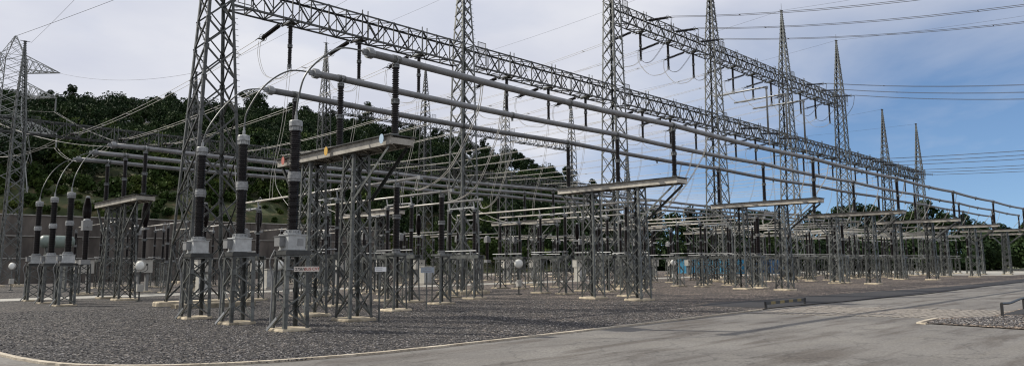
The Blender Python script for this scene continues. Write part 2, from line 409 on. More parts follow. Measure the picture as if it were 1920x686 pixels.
# ------------------------------------------------------------------ ground
def sheet(name, poly, z, m, kind='structure'):
    mb = MB(); mb.add([(x, y, z) for x, y in poly], [tuple(range(len(poly)))]); o = mb.build(name, m); tag(o, kind=kind); return o
sheet('ground', [(-900, -900), (1500, -900), (1500, 1500), (-900, 1500)], -.05, HILL)
sheet('road', [(-60, -60), (240, -60), (240, 30), (20, 30), (20, 110), (-60, 110)], 0, ROAD)
# kerb curve of the gravel yard
KC = spline([(3.35, 60, 0), (3.3, 40, 0), (3.3, 28, 0), (3.35, 22, 0), (3.9, 18.3, 0), (5.0, 16.5, 0), (6.6, 15.35, 0), (8.6, 14.75, 0), (11, 14.5, 0), (16, 14.5, 0), (22, 14.65, 0), (30.2, 14.9, 0)], 6)
poly = [(p.x, p.y) for p in KC] + [(30.7, 15.0), (31.4, 15.1), (50, 14.4), (85, 14.8), (200, 15.5), (200, 112), (-30, 112), (-30, 60)]
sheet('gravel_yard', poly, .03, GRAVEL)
def kerb(name, pts, w=.14, h=.05):
    m = MB(); n = len(pts); vs = []
    for i, p in enumerate(pts):
        d = (pts[min(i + 1, n - 1)] - pts[max(i - 1, 0)]).normalized(); s = V((-d.y, d.x, 0))
        j = random.uniform(-.03, .03)
        vs += [p - s * (w / 2 + j) + V((0, 0, -.02)), p - s * (w / 2 + j) + V((0, 0, h)), p + s * w / 2 + V((0, 0, h)), p + s * w / 2 + V((0, 0, -.02))]
    m.add(vs, [(i * 4 + k, i * 4 + k + 1, i * 4 + k + 5, i * 4 + k + 4) for i in range(n - 1) for k in range(3)] + [(0, 1, 2, 3), (4 * n - 4, 4 * n - 1, 4 * n - 2, 4 * n - 3)])
    o = m.build(name, KERB); tag(o, kind='structure'); return o
kerb('kerb', [p for a, b in zip(KC, KC[1:]) for p in (a, a.lerp(b, .5))] + [KC[-1]])
sheet('bitumen_strip', [(30.8, 18.4), (31.4, 15.15), (37.4, 14.75), (43.9, 14.5), (51.3, 14.1), (68, 14.5), (86, 14.8), (140, 15.2), (140, 17.2), (97, 16.9), (74.4, 16.4), (59.9, 16.8), (54, 17.6), (48, 18.1), (37.8, 18.3), (34, 19.4)], .036, BITUMEN)
# stone channel crossing the road, slightly rough bars across it
m = MB()
rnd = random.Random(3)
for i in range(46):
    y = 14.4 - i * .19
    x0 = 28.0 + (14.4 - y) * .32 + rnd.uniform(-.15, .15); x1 = x0 + 5.6 + rnd.uniform(-.3, .5)
    k = x0
    while k < x1:
        w = rnd.uniform(.5, 1.3); m.box((k + w / 2, y, .004 + rnd.uniform(0, .012)), (w - .05, .15, .012)); k += w
tag(m.build('stone_channel_paving', STONE), kind='structure')
def stones(name, n, region, m_, s0, s1, label, seed):
    rs = random.Random(seed); b = MB(); c = 0
    while c < n:
        x, y = region(rs)
        if x is None: continue
        c += 1; k = rs.uniform(s0, s1); a = rs.uniform(0, 6.28); ca_, sa_ = cos(a), sin(a)
        q = [(k * rs.uniform(.7, 1.3), 0), (0, k * rs.uniform(.5, 1)), (-k * rs.uniform(.7, 1.3), 0), (0, -k * rs.uniform(.5, 1))]
        z = .03; h = k * rs.uniform(.5, 1.0)
        ring = [(x + u * ca_ - v * sa_, y + u * sa_ + v * ca_, z + h * rs.uniform(.15, .6)) for u, v in q]
        b.add(ring + [(x + rs.uniform(-.4, .4) * k, y + rs.uniform(-.4, .4) * k, z + h), (x, y, z - .02)], [(0, 1, 4), (1, 2, 4), (2, 3, 4), (3, 0, 4), (1, 0, 5), (2, 1, 5), (3, 2, 5), (0, 3, 5)])
    tag(b.build(name, m_), label, kind='stuff')
STONEM = bpy.data.materials.new('loose_stone'); STONEM.use_nodes = True; nt = STONEM.node_tree
gg = nt.nodes.new('ShaderNodeNewGeometry'); rr_ = nt.nodes.new('ShaderNodeValToRGB'); e = rr_.color_ramp.elements
e[0].position = 0; e[0].color = (.035, .035, .04, 1); e[1].position = 1; e[1].color = (.30, .285, .27, 1); kk = e.new(.6); kk.color = (.085, .08, .078, 1); kk = e.new(.88); kk.color = (.19, .18, .175, 1)
nt.links.new(gg.outputs['Random Per Island'], rr_.inputs['Fac']); nt.links.new(rr_.outputs['Color'], nt.nodes['Principled BSDF'].inputs['Base Color']); nt.nodes['Principled BSDF'].inputs['Roughness'].default_value = .8
def reg1(rs):
    r = 14 + 26 * rs.random() ** 1.3; a = radians(rs.uniform(8, 84)); x, y = r * cos(a), r * sin(a)
    if x < 3.5 or y < 14.75: return None, None
    if (x - 3.5) < 5.5 and y < 20 and (x - 9.2) ** 2 + (y - 20) ** 2 > 5.4 ** 2 and x < 9.2: return None, None
    if x > 30 and y < 19.5: return None, None
    return x, y
stones('gravel_stones', 42000, reg1, STONEM, .018, .038, 'loose grey crushed stones scattered over the near gravel yard', 5)
def reg2(rs):
    x, y = rs.uniform(27.4, 40), rs.uniform(2.0, 7.6)
    if x > 29.6 and y > 7.5 - (x - 29.6) * .4 or (x > 33 and y > 3): return None, None
    return x, y
stones('verge_stones', 5000, reg2, STONEM, .025, .055, 'loose stones on the gravel verge across the road', 6)
# second gravel area
g2 = [(27.3, 7.75), (29.7, 7.85), (30.7, 7.55), (32.0, 6.7), (60, 7.0), (120, 7.4), (120, -60), (30, -60), (27.6, 0), (26.9, 4.7)]
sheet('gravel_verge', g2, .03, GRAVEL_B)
kerb('verge_kerb', [V((*p, 0)) for p in ((27.1, 7.5), (27.25, 7.8), (28.5, 7.9), (29.7, 7.9))])
sheet('culvert_apron', [(33.0, 6.6), (48, 6.8), (48, 3.2), (37, 4.2)], .036, BITUMEN)
sheet('service_path', [(-30, 51.6), (190, 51.6), (190, 55.2), (-30, 55.2)], .036, PATHM)
sheet('perimeter_road', [(60, 92), (190, 92), (190, 99), (60, 99)], .036, PATHM)
sheet('far_apron', [(118, 22), (200, 22), (200, 62), (118, 62)], .036, PATHM)

# guard rails at the culvert
def rail(A, B, H, striped, label):
    A = V(A); B = V(B); o = empty('guard_rail', A); d = B - A
    for t in (0, 1):
        m = MB(); m.bar(d * t, d * t + V((0, 0, H)), .09); m.build('post', BLACK, o)
    if striped:
        N = 9
        for i in range(N):
            m = MB(); m.bar(d * (i / N) + V((0, 0, H - .08)), d * ((i + 1) / N) + V((0, 0, H - .08)), .05, .125 + .002 * (i % 2))
            m.build('rail_band', YELL if i % 2 else BLACK, o)
    else:
        m = MB(); m.tube(spline([V((0, 0, H)), d * .35 + V((0, 0, H - .06)), d * .7 + V((0, 0, H - .02)), d + V((0, 0, H))], 4), .05, 8); m.build('rail_bar', STEEL_OLD, o)
    tag(o, label, 'guard rail')
rail((30.7, 14.95, .01), (35.3, 15.15, .01), .34, True, 'low yellow and black striped guard rail at the edge of the dark strip')
rail((32.3, 6.35, .01), (37.7, 6.6, .01), .5, False, 'low dark tubular guard rail beside the gravel verge across the road')

# ------------------------------------------------------------------ bus bars
SX0, SL, YA, YS = 14.64, 18.24, 20.85, 3.77
ZT = 9.38
def bus_support(split, H=6.6, yoff=0):
    """origin at ground under tube of the nearest phase; platform runs along +Y"""
    def mk():
        o = empty('bus_support')
        # platform
        zp = H - .3
        m = MB(); y0, y1 = -.45, 8.0
        for sx in (-.5, .5):
            q = -1 if sx > 0 else 1
            m.box((sx, (y0 + y1) / 2, zp + .15), (.02, y1 - y0, .3)); m.box((sx + q * .05, (y0 + y1) / 2, zp + .29), (.1, y1 - y0, .02)); m.box((sx + q * .05, (y0 + y1) / 2, zp + .01), (.1, y1 - y0, .02))
        n = 9
        for i in range(n + 1):
            y = y0 + .03 + (y1 - y0 - .06) * i / n; m.box((0, y, zp + .14), (.976, .04, .22))
            if i < n:
                yb = y + (y1 - y0) / n; m.bar((-.47, y, zp + .05), (.47, yb, zp + .05), .06, .02)
        pf = m.build('platform', PLATF, o)
        d = MB(); d.box((0, (y0 + y1) / 2, zp + .32), (1.24, y1 - y0 + .1, .035)); d.build('deck_plate', STEEL_OLD, pf)
        for cy in (2.5, 5.75):
            c = empty('column', (0, cy, 0)); c.parent = o
            add_lattice(c, STEEL, split, z0=.14, z1=zp - .002, w0=1.0, w1=.74, leg=.105, br=.05, ratio=1.0, gusset=.13)
            f = slab(0, 0, 1.3, 1.3, .14); f.build('footing', CONC, o, loc=(0, cy, 0))
        for cy, ye in ((2.5, -.2), (5.75, 7.75)):
            s = -1 if ye < cy else 1
            for sx in (-.42, .42):
                b = MB(); b.L((sx, cy + s * .44, zp - 1.75), (sx, ye, zp - .01), (0, s, 0), (1 if sx < 0 else -1, 0, 0), .1); b.build('diagonal_brace', STEEL, o)
        return o
    return mk
PHN = ['nearest', 'middle', 'farthest']
g = 'lattice supports carrying the near bus tubes'
for k in range(8):
    sp = k < 3
    o = place('bs%d' % sp, bus_support(sp), (SX0 + SL * k, YA, 0), 'two-legged lattice support with flat platform, %s from the camera along the near bus tubes' % ORD[k], 'bus support', g)
    if k == 0:
        first_support = o
    for p in range(3):
        place('pi', post_insulator(), (SX0 + SL * k, YA + YS * p, 6.64), 'dark post insulator under the %s of the three near bus tubes, on the %s platform' % (PHN[p], ORD[k]), 'insulator', 'post insulators under the near bus tubes')
# bus tubes
def bus_tube(x0, x1, y, z, label, group, r=.135, span=SL, sag=.10, xs=SX0):
    o = empty('bus_tube', (x0, y, z)); pts = []
    n = int((x1 - x0) / 1.5)
    for i in range(n + 1):
        x = x0 + (x1 - x0) * i / n; t = ((x - xs) / span) % 1.0
        s = sag * 4 * t * (1 - t) if x > xs else 0
        pts.append((x - x0, 0, -s))
    m = MB(); m.tube(pts, r, 18); m.build('tube', TUBE, o, True)
    m = MB(); m.lathe([(r * .4, -.34), (r * .45, -.14), (r * 1.45, -.14), (r * 1.45, .06), (r * 1.1, .08), (r * 1.1, .14)], 12, (0, 0, 0), (1, 0, 0)); m.box((-.2, 0, 0), (.22, .1, .2)); m.build('end_clamp', ALU, o)
    x = xs
    while x < x1 - 1:
        if x - x0 > .5:
            m = MB(); m.tube([(x - x0 - .16, 0, 0), (x - x0 + .16, 0, 0)], r * 1.12, 16); m.build('sleeve', STEEL, o)
        xm = x + span * .53
        if xm < x1 - 2:
            t = .53; m = MB(); zz = -sag * 4 * t * (1 - t); m.tube([(xm - x0 - .05, 0, zz), (xm - x0 + .05, 0, zz)], r * 1.2, 16); m.box((xm - x0, 0, zz - r - .07), (.09, .07, .16)); m.build('lead_clamp', STEEL, o)
        x += span
    tag(o, label, 'bus tube', group); return o
for p, (xa, xb) in enumerate(((13.55, 143.5), (13.55, 143.0), (13.5, 142.8))):
    bus_tube(xa, xb, YA + YS * p, ZT + .14, 'long grey bus tube, %s of the three high near tubes over the yard' % PHN[p], 'near high bus tubes')
# markers on first support
for (y, mt, nm) in ((20.75, M_BLU, 'blue'), (24.55, M_YEL, 'yellow'), (28.1, M_RED, 'red')):
    m = MB(); m.lathe([(.13, -.006), (.13, .006)], 20, (0, 0, 0), (1, 0, 0)); m.v = [(a, b, c * 1.35) for a, b, c in m.v]
    q = m.build('phase_disc', mt, first_support, loc=(-.64, y - YA, 6.50)); q['label'] = '%s oval phase disc on the platform edge' % nm
# name plates
def sign(parent, loc, rz, w, h, pm, lines, stand=None, backing=STEEL):
    o = empty('name_plate', loc); o.rotation_euler[2] = rz
    if parent: o.parent = parent
    m = MB(); m.box((0, 0, 0), (w, .012, h)); m.build('plate', pm, o)
    for txt, x, z, s, mt in lines:
        if txt is None:
            b = MB(); b.box((x, -.0085, z), (s[0], .003, s[1])); b.build('printed_line', mt, o); continue
        cu = bpy.data.curves.new('lettering', 'FONT'); cu.body = txt; cu.size = s; cu.align_x = 'CENTER'; cu.align_y = 'CENTER'; cu.extrude = .001; cu.offset = .002
        cu.materials.append(mt); t = bpy.data.objects.new('lettering', cu); COL.objects.link(t); me = bpy.data.meshes.new_from_object(t); bpy.data.objects.remove(t); t = bpy.data.objects.new('lettering', me); COL.objects.link(t); t.parent = o; t.location = (x, -.0085, z); t.rotation_euler[0] = pi / 2
    return o

# ------------------------------------------------------------------ capacitor voltage transformers
def cvt(split):
    def mk():
        o = empty('voltage_transformer')
        st = empty('stand'); st.parent = o
        add_lattice(st, STEEL, split, z0=.12, z1=2.42, w0=.86, w1=.80, leg=.12, br=.05, ratio=.86, xb=False, gusset=.14)
        m = MB(); m.box((0, 0, 2.49), (.88, .88, .12)); m.box((0, 0, 2.56), (.78, .78, .03)); m.build('stand_top', STEEL_OLD, o)
        slab(0, 0, 1.05, 1.05, .12).build('footing', CONC, o)
        m = MB(); m.bar((-.47, .0, .45), (-.62, .36, .05), .09, .03, (1, 0, 0)); m.build('earth_strap', ALU, o)
        m = MB(); m.box((0, 0, 2.83), (.60, .60, .46)); m.box((0, 0, 3.075), (.66, .66, .03)); m.box((0, 0, 2.6), (.66, .66, .03)); b = m.build('base_tank', BOXW, o)
        m = MB(); m.box((.12, -.305, 2.84), (.2, .012, .22)); m.box((-.305, .0, 2.84), (.012, .26, .3)); m.build('tank_cover', CABGREY, b)
        m = MB(); m.box((-.40, .10, 2.86), (.18, .36, .3)); m.box((-.40, .10, 3.02), (.22, .4, .02)); m.build('terminal_box', CABGREY, o)
        m = MB(); m.lathe([(.27, 3.092), (.27, 3.14), (.22, 3.15), (.22, 3.24)], 18)
        for k in range(12): a = k * pi / 6; m.box((.24 * cos(a), .24 * sin(a), 3.18), (.03, .03, .07))
        m.build('neck_ring', FLANGE, o)
        unit('lower_unit', 3.24, 4.82, o, .14, .205, 18, .072)
        m = MB(); m.lathe([(.2, 4.82), (.2, 4.88), (.215, 4.9), (.215, 5.04), (.2, 5.05), (.2, 5.13)], 20); m.build('middle_collar', FLANGE, o)
        unit('upper_unit', 5.13, 6.5, o, .125, .19, 18, .072)
        m = MB(); m.lathe([(.17, 6.5), (.17, 6.62), (.215, 6.64), (.215, 6.80), (.20, 6.83), (.1, 6.86)], 20)
        m.lathe([(.05, 6.88), (.05, 7.02), (.035, 7.03), (.035, 7.14)], 10)
        for k in range(10): a = k * pi / 5; m.box((.2 * cos(a), .2 * sin(a), 6.56), (.02, .02, .12))
        m.build('top_cap', FLANGE, o)
        m = MB(); m.tube(spline([(-.45, .3, 2.6), (-.55, .42, 2.2), (-.42, .47, 1.6), (-.44, .5, .2)], 4), .025, 6); m.build('conduit', CABGREY, o)
        return o
    return mk
CV = [(11.08, 21.4), (11.0, 25.2), (10.93, 28.9)]
DIST = ['nearest to the road', 'middle one', 'farthest from the road']
for i, (x, y) in enumerate(CV):
    lab = ['tall voltage transformer with a 275kV BUS CVT name plate, nearest to the road', 'tall voltage transformer with grey base box, middle one of the near three', 'tall voltage transformer with grey base box beside the big gantry tower leg'][i]
    o = place('cvt', cvt(True), (x, y, 0), lab, 'voltage transformer', 'voltage transformers at the near bus tubes')
    if i == 0: cv0 = o
s = sign(cv0, (.22, -.56, 1.98), radians(-14), .80, .16, PLATE, [('275kV', -.2, 0, .125, INK), ('BUS CVT', .17, 0, .125, INKR)])
m = MB(); m.bar((-.4, -.02, 0), (-.62, .02, 0), .04); m.build('bracket', ALU, s)
loops = [[(11.08, 21.4, 7.1), (11.12, 21.35, 7.6), (11.25, 21.2, 8.35), (11.75, 21.1, 9.0), (12.45, 20.98, 9.5), (13.35, 20.85, 9.55)],
         [(11.0, 25.2, 7.1), (11.08, 25.15, 7.75), (11.6, 24.95, 8.75), (12.45, 24.8, 9.45), (13.35, 24.62, 9.55)],
         [(10.95, 28.85, 7.1), (11.08, 28.75, 7.65), (11.65, 28.65, 8.6), (12.4, 28.5, 9.35), (13.35, 28.39, 9.55)]]
for i, l in enumerate(loops):
    single('flexible_conductor', spline(l, 6), 'thick curved conductor from the %s near voltage transformer up to its bus tube' % ['first', 'middle', 'third'][i], 'conductor', 'curved leads of the near voltage transformers', .03, STEEL)

# ------------------------------------------------------------------ second bus (farther)
B2X, B2L, B2Y, B2S = 13.6, 17.9, 44.6, 3.77
for k in range(7):
    place('bs_far', bus_support(k < 1, 6.15), (B2X + B2L * k, B2Y, 0), 'lattice bus support behind the gantry line, %s from the near end of the rear bus' % ORD[k], 'bus support', 'lattice supports carrying the rear bus tubes')
    for p in range(3):
        place('pi', None, (B2X + B2L * k, B2Y + B2S * p, 6.19), 'dark post insulator under the %s rear bus tube, on the %s rear platform' % (PHN[p], ORD[k]), 'insulator', 'post insulators under the rear bus tubes', 0, (1, 1, .96))
for p in range(3):
    bus_tube(11.9, 122, B2Y + B2S * p, 8.95, 'grey bus tube, %s of the three rear tubes behind the gantry towers' % PHN[p], 'rear high bus tubes', span=B2L, xs=B2X)
for i, y in enumerate((43.1, 46.75, 50.5)):
    place('cvt', None, (9.6, y, 0), 'slim voltage transformer of the rear group of three, %s' % ['nearest to the camera', 'in the middle', 'farthest back'][i], 'voltage transformer', 'voltage transformers at the rear bus tubes', 0, (.95, .95, .97 * .9))
    y2 = B2Y + B2S * i
    single('flexible_conductor', spline([(9.6, y, 6.2), (9.75, y + .1, 6.9), (10.3, (y + y2) / 2, 7.9), (11.1, y2 - .1, 8.7), (11.75, y2, 8.93)], 5), 'thin curved lead from the %s rear voltage transformer to its bus tube' % ORD[i], 'conductor', 'curved leads of the rear voltage transformers', .025, STEEL)

# ------------------------------------------------------------------ gantry towers and beams
TX0, TL, TY = 14.6, 17.55, 37.5
def gantry_tower(kind, split):
    def mk():
        o = empty('gantry_tower')
        if kind == 'end':
            segs = [(.25, 17.6, 2.9, 1.22), (17.6, 26, 1.22, .16)]; leg, br = .15, .08
        elif kind == 'short':
            segs = [(.25, 17.6, 1.75, 1.1), (17.6, 26.0, 1.1, .16)]; leg, br = .13, .07
        else:
            segs = [(.25, 17.6, 2.1, 1.45), (17.6, 25.4, 1.45, 1.15), (25.4, 33.4, 1.15, .16)]; leg, br = .14, .07
        names = ['lower_shaft', 'middle_shaft', 'peak'] if len(segs) == 3 else ['lower_shaft', 'peak']
        for (z0, z1, w0, w1), nm in zip(segs, names):
            s = empty(nm); s.parent = o
            add_lattice(s, STEEL, split and nm != 'peak', z0=z0, z1=z1, w0=w0, w1=w1, leg=leg, br=br, ratio=1.02, gusset=.2 if w1 > 1 else 0)
        top = segs[-1][1]
        m = MB(); m.box((0, 0, top + .05), (.3, .3, .1)); m.bar((-.45, 0, top + .08), (.45, 0, top + .08), .05); m.build('peak_plate', STEEL_OLD, o)
        if kind == 'tall':
            m = MB(); m.bar((0, 0, top + .1), (0, 0, top + 1.0), .03); m.build('lightning_spike', STEEL_OLD, o)
        w = segs[0][2]
        m = MB()
        for z in range(8, int(top * 3.2)):
            zz = z / 3.2
            ww = None
            for (z0, z1, w0, w1) in segs:
                if z0 <= zz <= z1: ww = w0 + (w1 - w0) * (zz - z0) / (z1 - z0)
            if ww and ww > .3: m.bar((-ww / 2, -ww / 2, zz), (-ww / 2 - .16, -ww / 2, zz), .02); m.bar((ww / 2, -ww / 2, zz), (ww / 2 + .16, -ww / 2, zz), .02)
        m.build('climbing_pegs', STEEL_OLD, o)['kind'] = 'stuff'
        if kind == 'end':
            for sy in (-1, 1): slab(0, sy * w / 2, w + 1.0, 1.0, .25).build('footing', CONC, o)
        else:
            for sx in (-1, 1):
                for sy in (-1, 1): slab(sx * w / 2, sy * w / 2, .95, .95, .25).build('footing', CONC, o)
        # access panels by the beam
        for z in ([17.0] if kind != 'tall' else [17.0, 24.8]):
            m = MB(); x = .95; h = 1.35
            for a, b in (((x, -.5, z - h / 2), (x, -.5, z + h / 2 + .3)), ((x + .75, -.5, z - h / 2), (x + .75, -.5, z + h / 2 + .3)), ((x, -.5, z + h / 2 + .3), (x + .75, -.5, z + h / 2 + .3)), ((x, -.5, z - .1), (x + .75, -.5, z - .1)), ((x, -.5, z - h / 2), (x + .75, -.5, z - h / 2))):
                m.bar(a, b, .04)
            for i in range(9): m.bar((x + .08 * i + .04, -.5, z - .1), (x + .08 * i + .04, -.5, z + h / 2 + .3), .012)
            m.build('access_gate', STEEL, o)
        return o
    return mk
KND = ['end', 'short', 'tall', 'tall', 'tall', 'tall', 'short', 'short', 'short']
for k in range(8):
    sp = k < 3
    place('gt' + KND[k] + str(sp), gantry_tower(KND[k], sp), (TX0 + TL * k if k < 7 else TX0 + TL * k - .4, TY, 0),
          ('wide-based lattice gantry tower with four heavy legs beside the voltage transformers' if k == 0 else '%s lattice gantry tower of the near line, counted from the widest one' % ORD[k]), 'gantry tower', 'lattice towers of the near gantry line')

def beam(L, w=1.15, h=1.55, n=14):
    def mk():
        o = empty('gantry_beam')   # runs along +X from origin, origin at bottom centre
        for y in (-w / 2, w / 2):
            for z in (0, h):
                m = MB(); m.L((0, y, z), (L, y, z), (0, -1 if y > 0 else 1, 0), (0, 0, 1 if z == 0 else -1), .11); m.build('chord', STEEL_OLD, o)
        m = MB(); p = L / n
        for i in range(n):
            a, b = i * p, (i + 1) * p
            for y in (-w / 2, w / 2):
                s = -1 if y > 0 else 1
                m.L((a, y, 0 if i % 2 == 0 else h), (b, y, h if i % 2 == 0 else 0), (0, 0, 1), (0, s, 0), .075)
                m.L((a, y, h if i % 2 == 0 else 0), ((a + b) / 2, y, h / 2), (0, 0, 1), (0, s, 0), .055)
                if i: m.L((a, y, 0), (a, y, h), (1, 0, 0), (0, s, 0), .055)
            for z in (0, h):
                m.L((a, -w / 2 if i % 2 else w / 2, z), (b, w / 2 if i % 2 else -w / 2, z), (0, 0, 1 if z == 0 else -1), (0, 1, 0), .06)
                m.L((b, -w / 2, z), (b, w / 2, z), (1, 0, 0), (0, 0, 1 if z == 0 else -1), .055)
        m.build('bracing', STEEL_OLD, o)
        for x in (4.3 - .58, 8.95 - .58, 13.6 - .58):
            q = MB()
            for dx in (-.2, .2): q.box((x + dx, 0, -.03), (.12, w + .3, .06)); q.bar((x + dx, -w / 2 - .03, 0), (x + dx, -w / 2 - .03, h + .25), .05)
            q.box((x, 0, .02), (.5, .5, .05)); q.build('hanger_plate', STEEL, o)
        return o
    return mk
BW = .58
for k in range(7):
    place('beam', beam(TL - 2 * BW), (TX0 + TL * k + BW, TY, 16.05), 'lattice beam at the lower level of the near gantry, %s span from its wide tower' % ORD[k], 'gantry beam', 'lower lattice beams of the near gantry')
    if 2 <= k <= 4:
        place('beam', None, (TX0 + TL * k + BW, TY, 23.65), 'high lattice beam near the tops of the tall towers, %s of three spans' % ORD[k - 2], 'gantry beam', 'upper lattice beams of the near gantry')

# ------------------------------------------------------------------ far gantry
FX = [14.1, 31.4, 48.7, 66.0, 83.3, 100.6, 117.9]; FY = 86
for i, x in enumerate(FX):
    kd = 'short' if i in (0, 1, 6) else 'tall'
    sc = (1, 1, .965) if kd == 'short' else (1, 1, .972)
    place('gt' + kd + 'False', gantry_tower(kd, False), (x, FY, 0), 'distant lattice tower of the rear gantry line before the forest, %s from the pylon side' % ORD[i], 'gantry tower', 'lattice towers of the rear gantry line', 0, sc)
    if i < 6:
        place('beam', None, (x + BW, FY, 15.5), 'distant lower lattice beam of the rear gantry, %s span from the pylon side' % ORD[i], 'gantry beam', 'lower lattice beams of the rear gantry', 0, (.985, 1, 1))
    if 2 <= i < 5:
        place('beam', None, (x + BW, FY, 22.9), 'distant upper lattice beam of the rear gantry, %s of three' % ORD[i - 2], 'gantry beam', 'upper lattice beams of the rear gantry', 0, (.985, 1, 1))
place('beam', None, (14.1 - TL + BW, FY, 15.5), 'distant lower lattice beam running out past the rear gantry toward the pylon', 'gantry beam', 'lower lattice beams of the rear gantry')

# ------------------------------------------------------------------ line equipment per bay
def stand_mb(split, parent, x, y, w=.62, H=2.42, mt=STEEL):
    s = empty('stand', (x, y, 0)); s.parent = parent
    add_lattice(s, mt, split, z0=.1, z1=H, w0=w + .1, w1=w, leg=.085, br=.05, ratio=.9, xb=False)
    slab(0, 0, 1.15, 1.1, .12).build('footing', CONC, parent, loc=(x, y, 0))
def disconnector(split):
    def mk():
        o = empty('disconnect_switch')
        ys = (-1.15, 1.15)
        for y in ys: stand_mb(split, o, 0, y)
        m = MB()
        for sx in (-.22, .22): m.box((sx, 0, 2.52), (.09, 3.5, .19))
        for y in (-1.6, -1.15, 0, 1.15, 1.6): m.box((0, y, 2.6), (.5, .2, .03))
        m.build('base_frame', STEEL, o)
        m = MB(); m.tube([(-.34, -1.7, 2.86), (-.34, 1.7, 2.86)], .035, 8); m.bar((-.34, -1.2, 2.6), (-.34, -1.2, 2.86), .03); m.bar((-.34, 1.2, 2.6), (-.34, 1.2, 2.86), .03); m.build('drive_rod', ALU, o)
        for y in ys:
            c = empty('insulator_column', (0, y, 2.62)); c.parent = o
            flange('base_flange', 0, .12, .15, c, bolts=False); unit('lower_unit', .12, 1.27, c, .085, .13, 12); flange('middle_flange', 1.27, 1.40, .14, c, bolts=False)
            unit('upper_unit', 1.40, 2.58, c, .078, .12, 12); flange('top_flange', 2.58, 2.7, .13, c, bolts=False)
        m = MB(); m.tube([(0, -1.15, 5.45), (0, 1.15, 5.45)], .055, 10); m.box((0, 0, 5.45), (.16, .35, .16)); m.build('contact_arm', ALU, o)
        m = MB()
        for y in ys: m.box((0, y, 5.38), (.22, .3, .1)); m.bar((0, y, 5.42), (0, y + .12, 5.86), .06)
        m.torus((0, -1.3, 5.95), .16, .018, (1, 0, 0)); m.build('terminal', ALU, o)
        return o
    return mk
def single_post(split):
    def mk():
        o = empty('post_on_stand'); stand_mb(split, o, 0, 0, .66, 2.5)
        m = MB(); m.box((0, 0, 2.56), (.8, .8, .1)); m.build('stand_top', STEEL, o)
        flange('base_flange', 2.61, 2.8, .2, o, CABGREY); unit('lower_unit', 2.8, 4.15, o, .12, .18, 14); flange('middle_flange', 4.15, 4.35, .19, o, CABGREY)
        unit('upper_unit', 4.35, 5.6, o, .11, .165, 14); flange('top_flange', 5.6, 5.75, .16, o, CABGREY)
        m = MB(); m.torus((0, 0, 5.86), .1, .03, (0, 1, 0)); m.build('tube_clamp', ALU, o)
        return o
    return mk
def breaker():
    o = empty('circuit_breaker')
    for sx in (-.3, .3):
        m = MB(); m.box((sx, 0, 1.0), (.22, .3, 2.0)); m.build('leg', CABGREY, o)
    slab(0, 0, 1.4, 1.2, .12).build('footing', CONC, o)
    m = MB(); m.box((0, 0, 2.0), (1.2, .7, .95)); m.box((0, 0, 2.49), (1.28, .78, .03)); bx = m.build('drive_cabinet', KIOSK, o)
    m = MB()
    for sx in (-.18, .18): m.box((sx, -.36, 2.15), (.14, .02, .14))
    m.build('inspection_window', BLACK, bx)
    flange('base_flange', 2.5, 2.65, .18, o); unit('support_insulator', 2.65, 4.0, o, .12, .17, 12); flange('middle_flange', 4.0, 4.15, .2, o)
    unit('support_insulator', 4.15, 4.85, o, .12, .17, 12)
    m = MB(); m.box((0, 0, 4.95), (.3, 1.1, .18)); m.build('terminal_plate', ALU, o)
    pf = [(.1, 5.05)]; n = 34
    for i in range(n):
        z = 5.05 + i * .062; t = i / n; R = .17 + .15 * sin(pi * t) ** 1.2; pf += [(R - .04, z + .01), (R, z + .028), (R - .04, z + .055)]
    pf.append((.08, 5.05 + n * .062)); m = MB(); m.lathe(pf, 14); m.build('interrupter_chamber', PORC, o)
    m = MB(); m.lathe([(.14, 7.16), (.14, 7.28), (.05, 7.3)], 12); m.build('top_cap', FLANGE, o)
    return o
def current_transformer():
    o = empty('current_transformer'); stand_mb(False, o, 0, 0, .7, 2.2)
    m = MB(); m.box((0, 0, 2.36), (.6, .6, .32)); m.build('base_box', CABGREY, o)
    m = MB(); m.lathe(shed_prof(2.52, 4.6, .15, .21, .06), 12); m.build('insulator_body', PORC, o)
    m = MB(); m.box((0, 0, 4.95), (.6, .55, .7)); m.lathe([(.26, 5.3), (.2, 5.42), (.05, 5.45)], 12); m.tube([(0, -.6, 4.85), (0, .6, 4.85)], .05, 8); m.build('head_tank', CABGREY, o)
    return o
TUBE_END = [24.9, 28.3, 31.2]
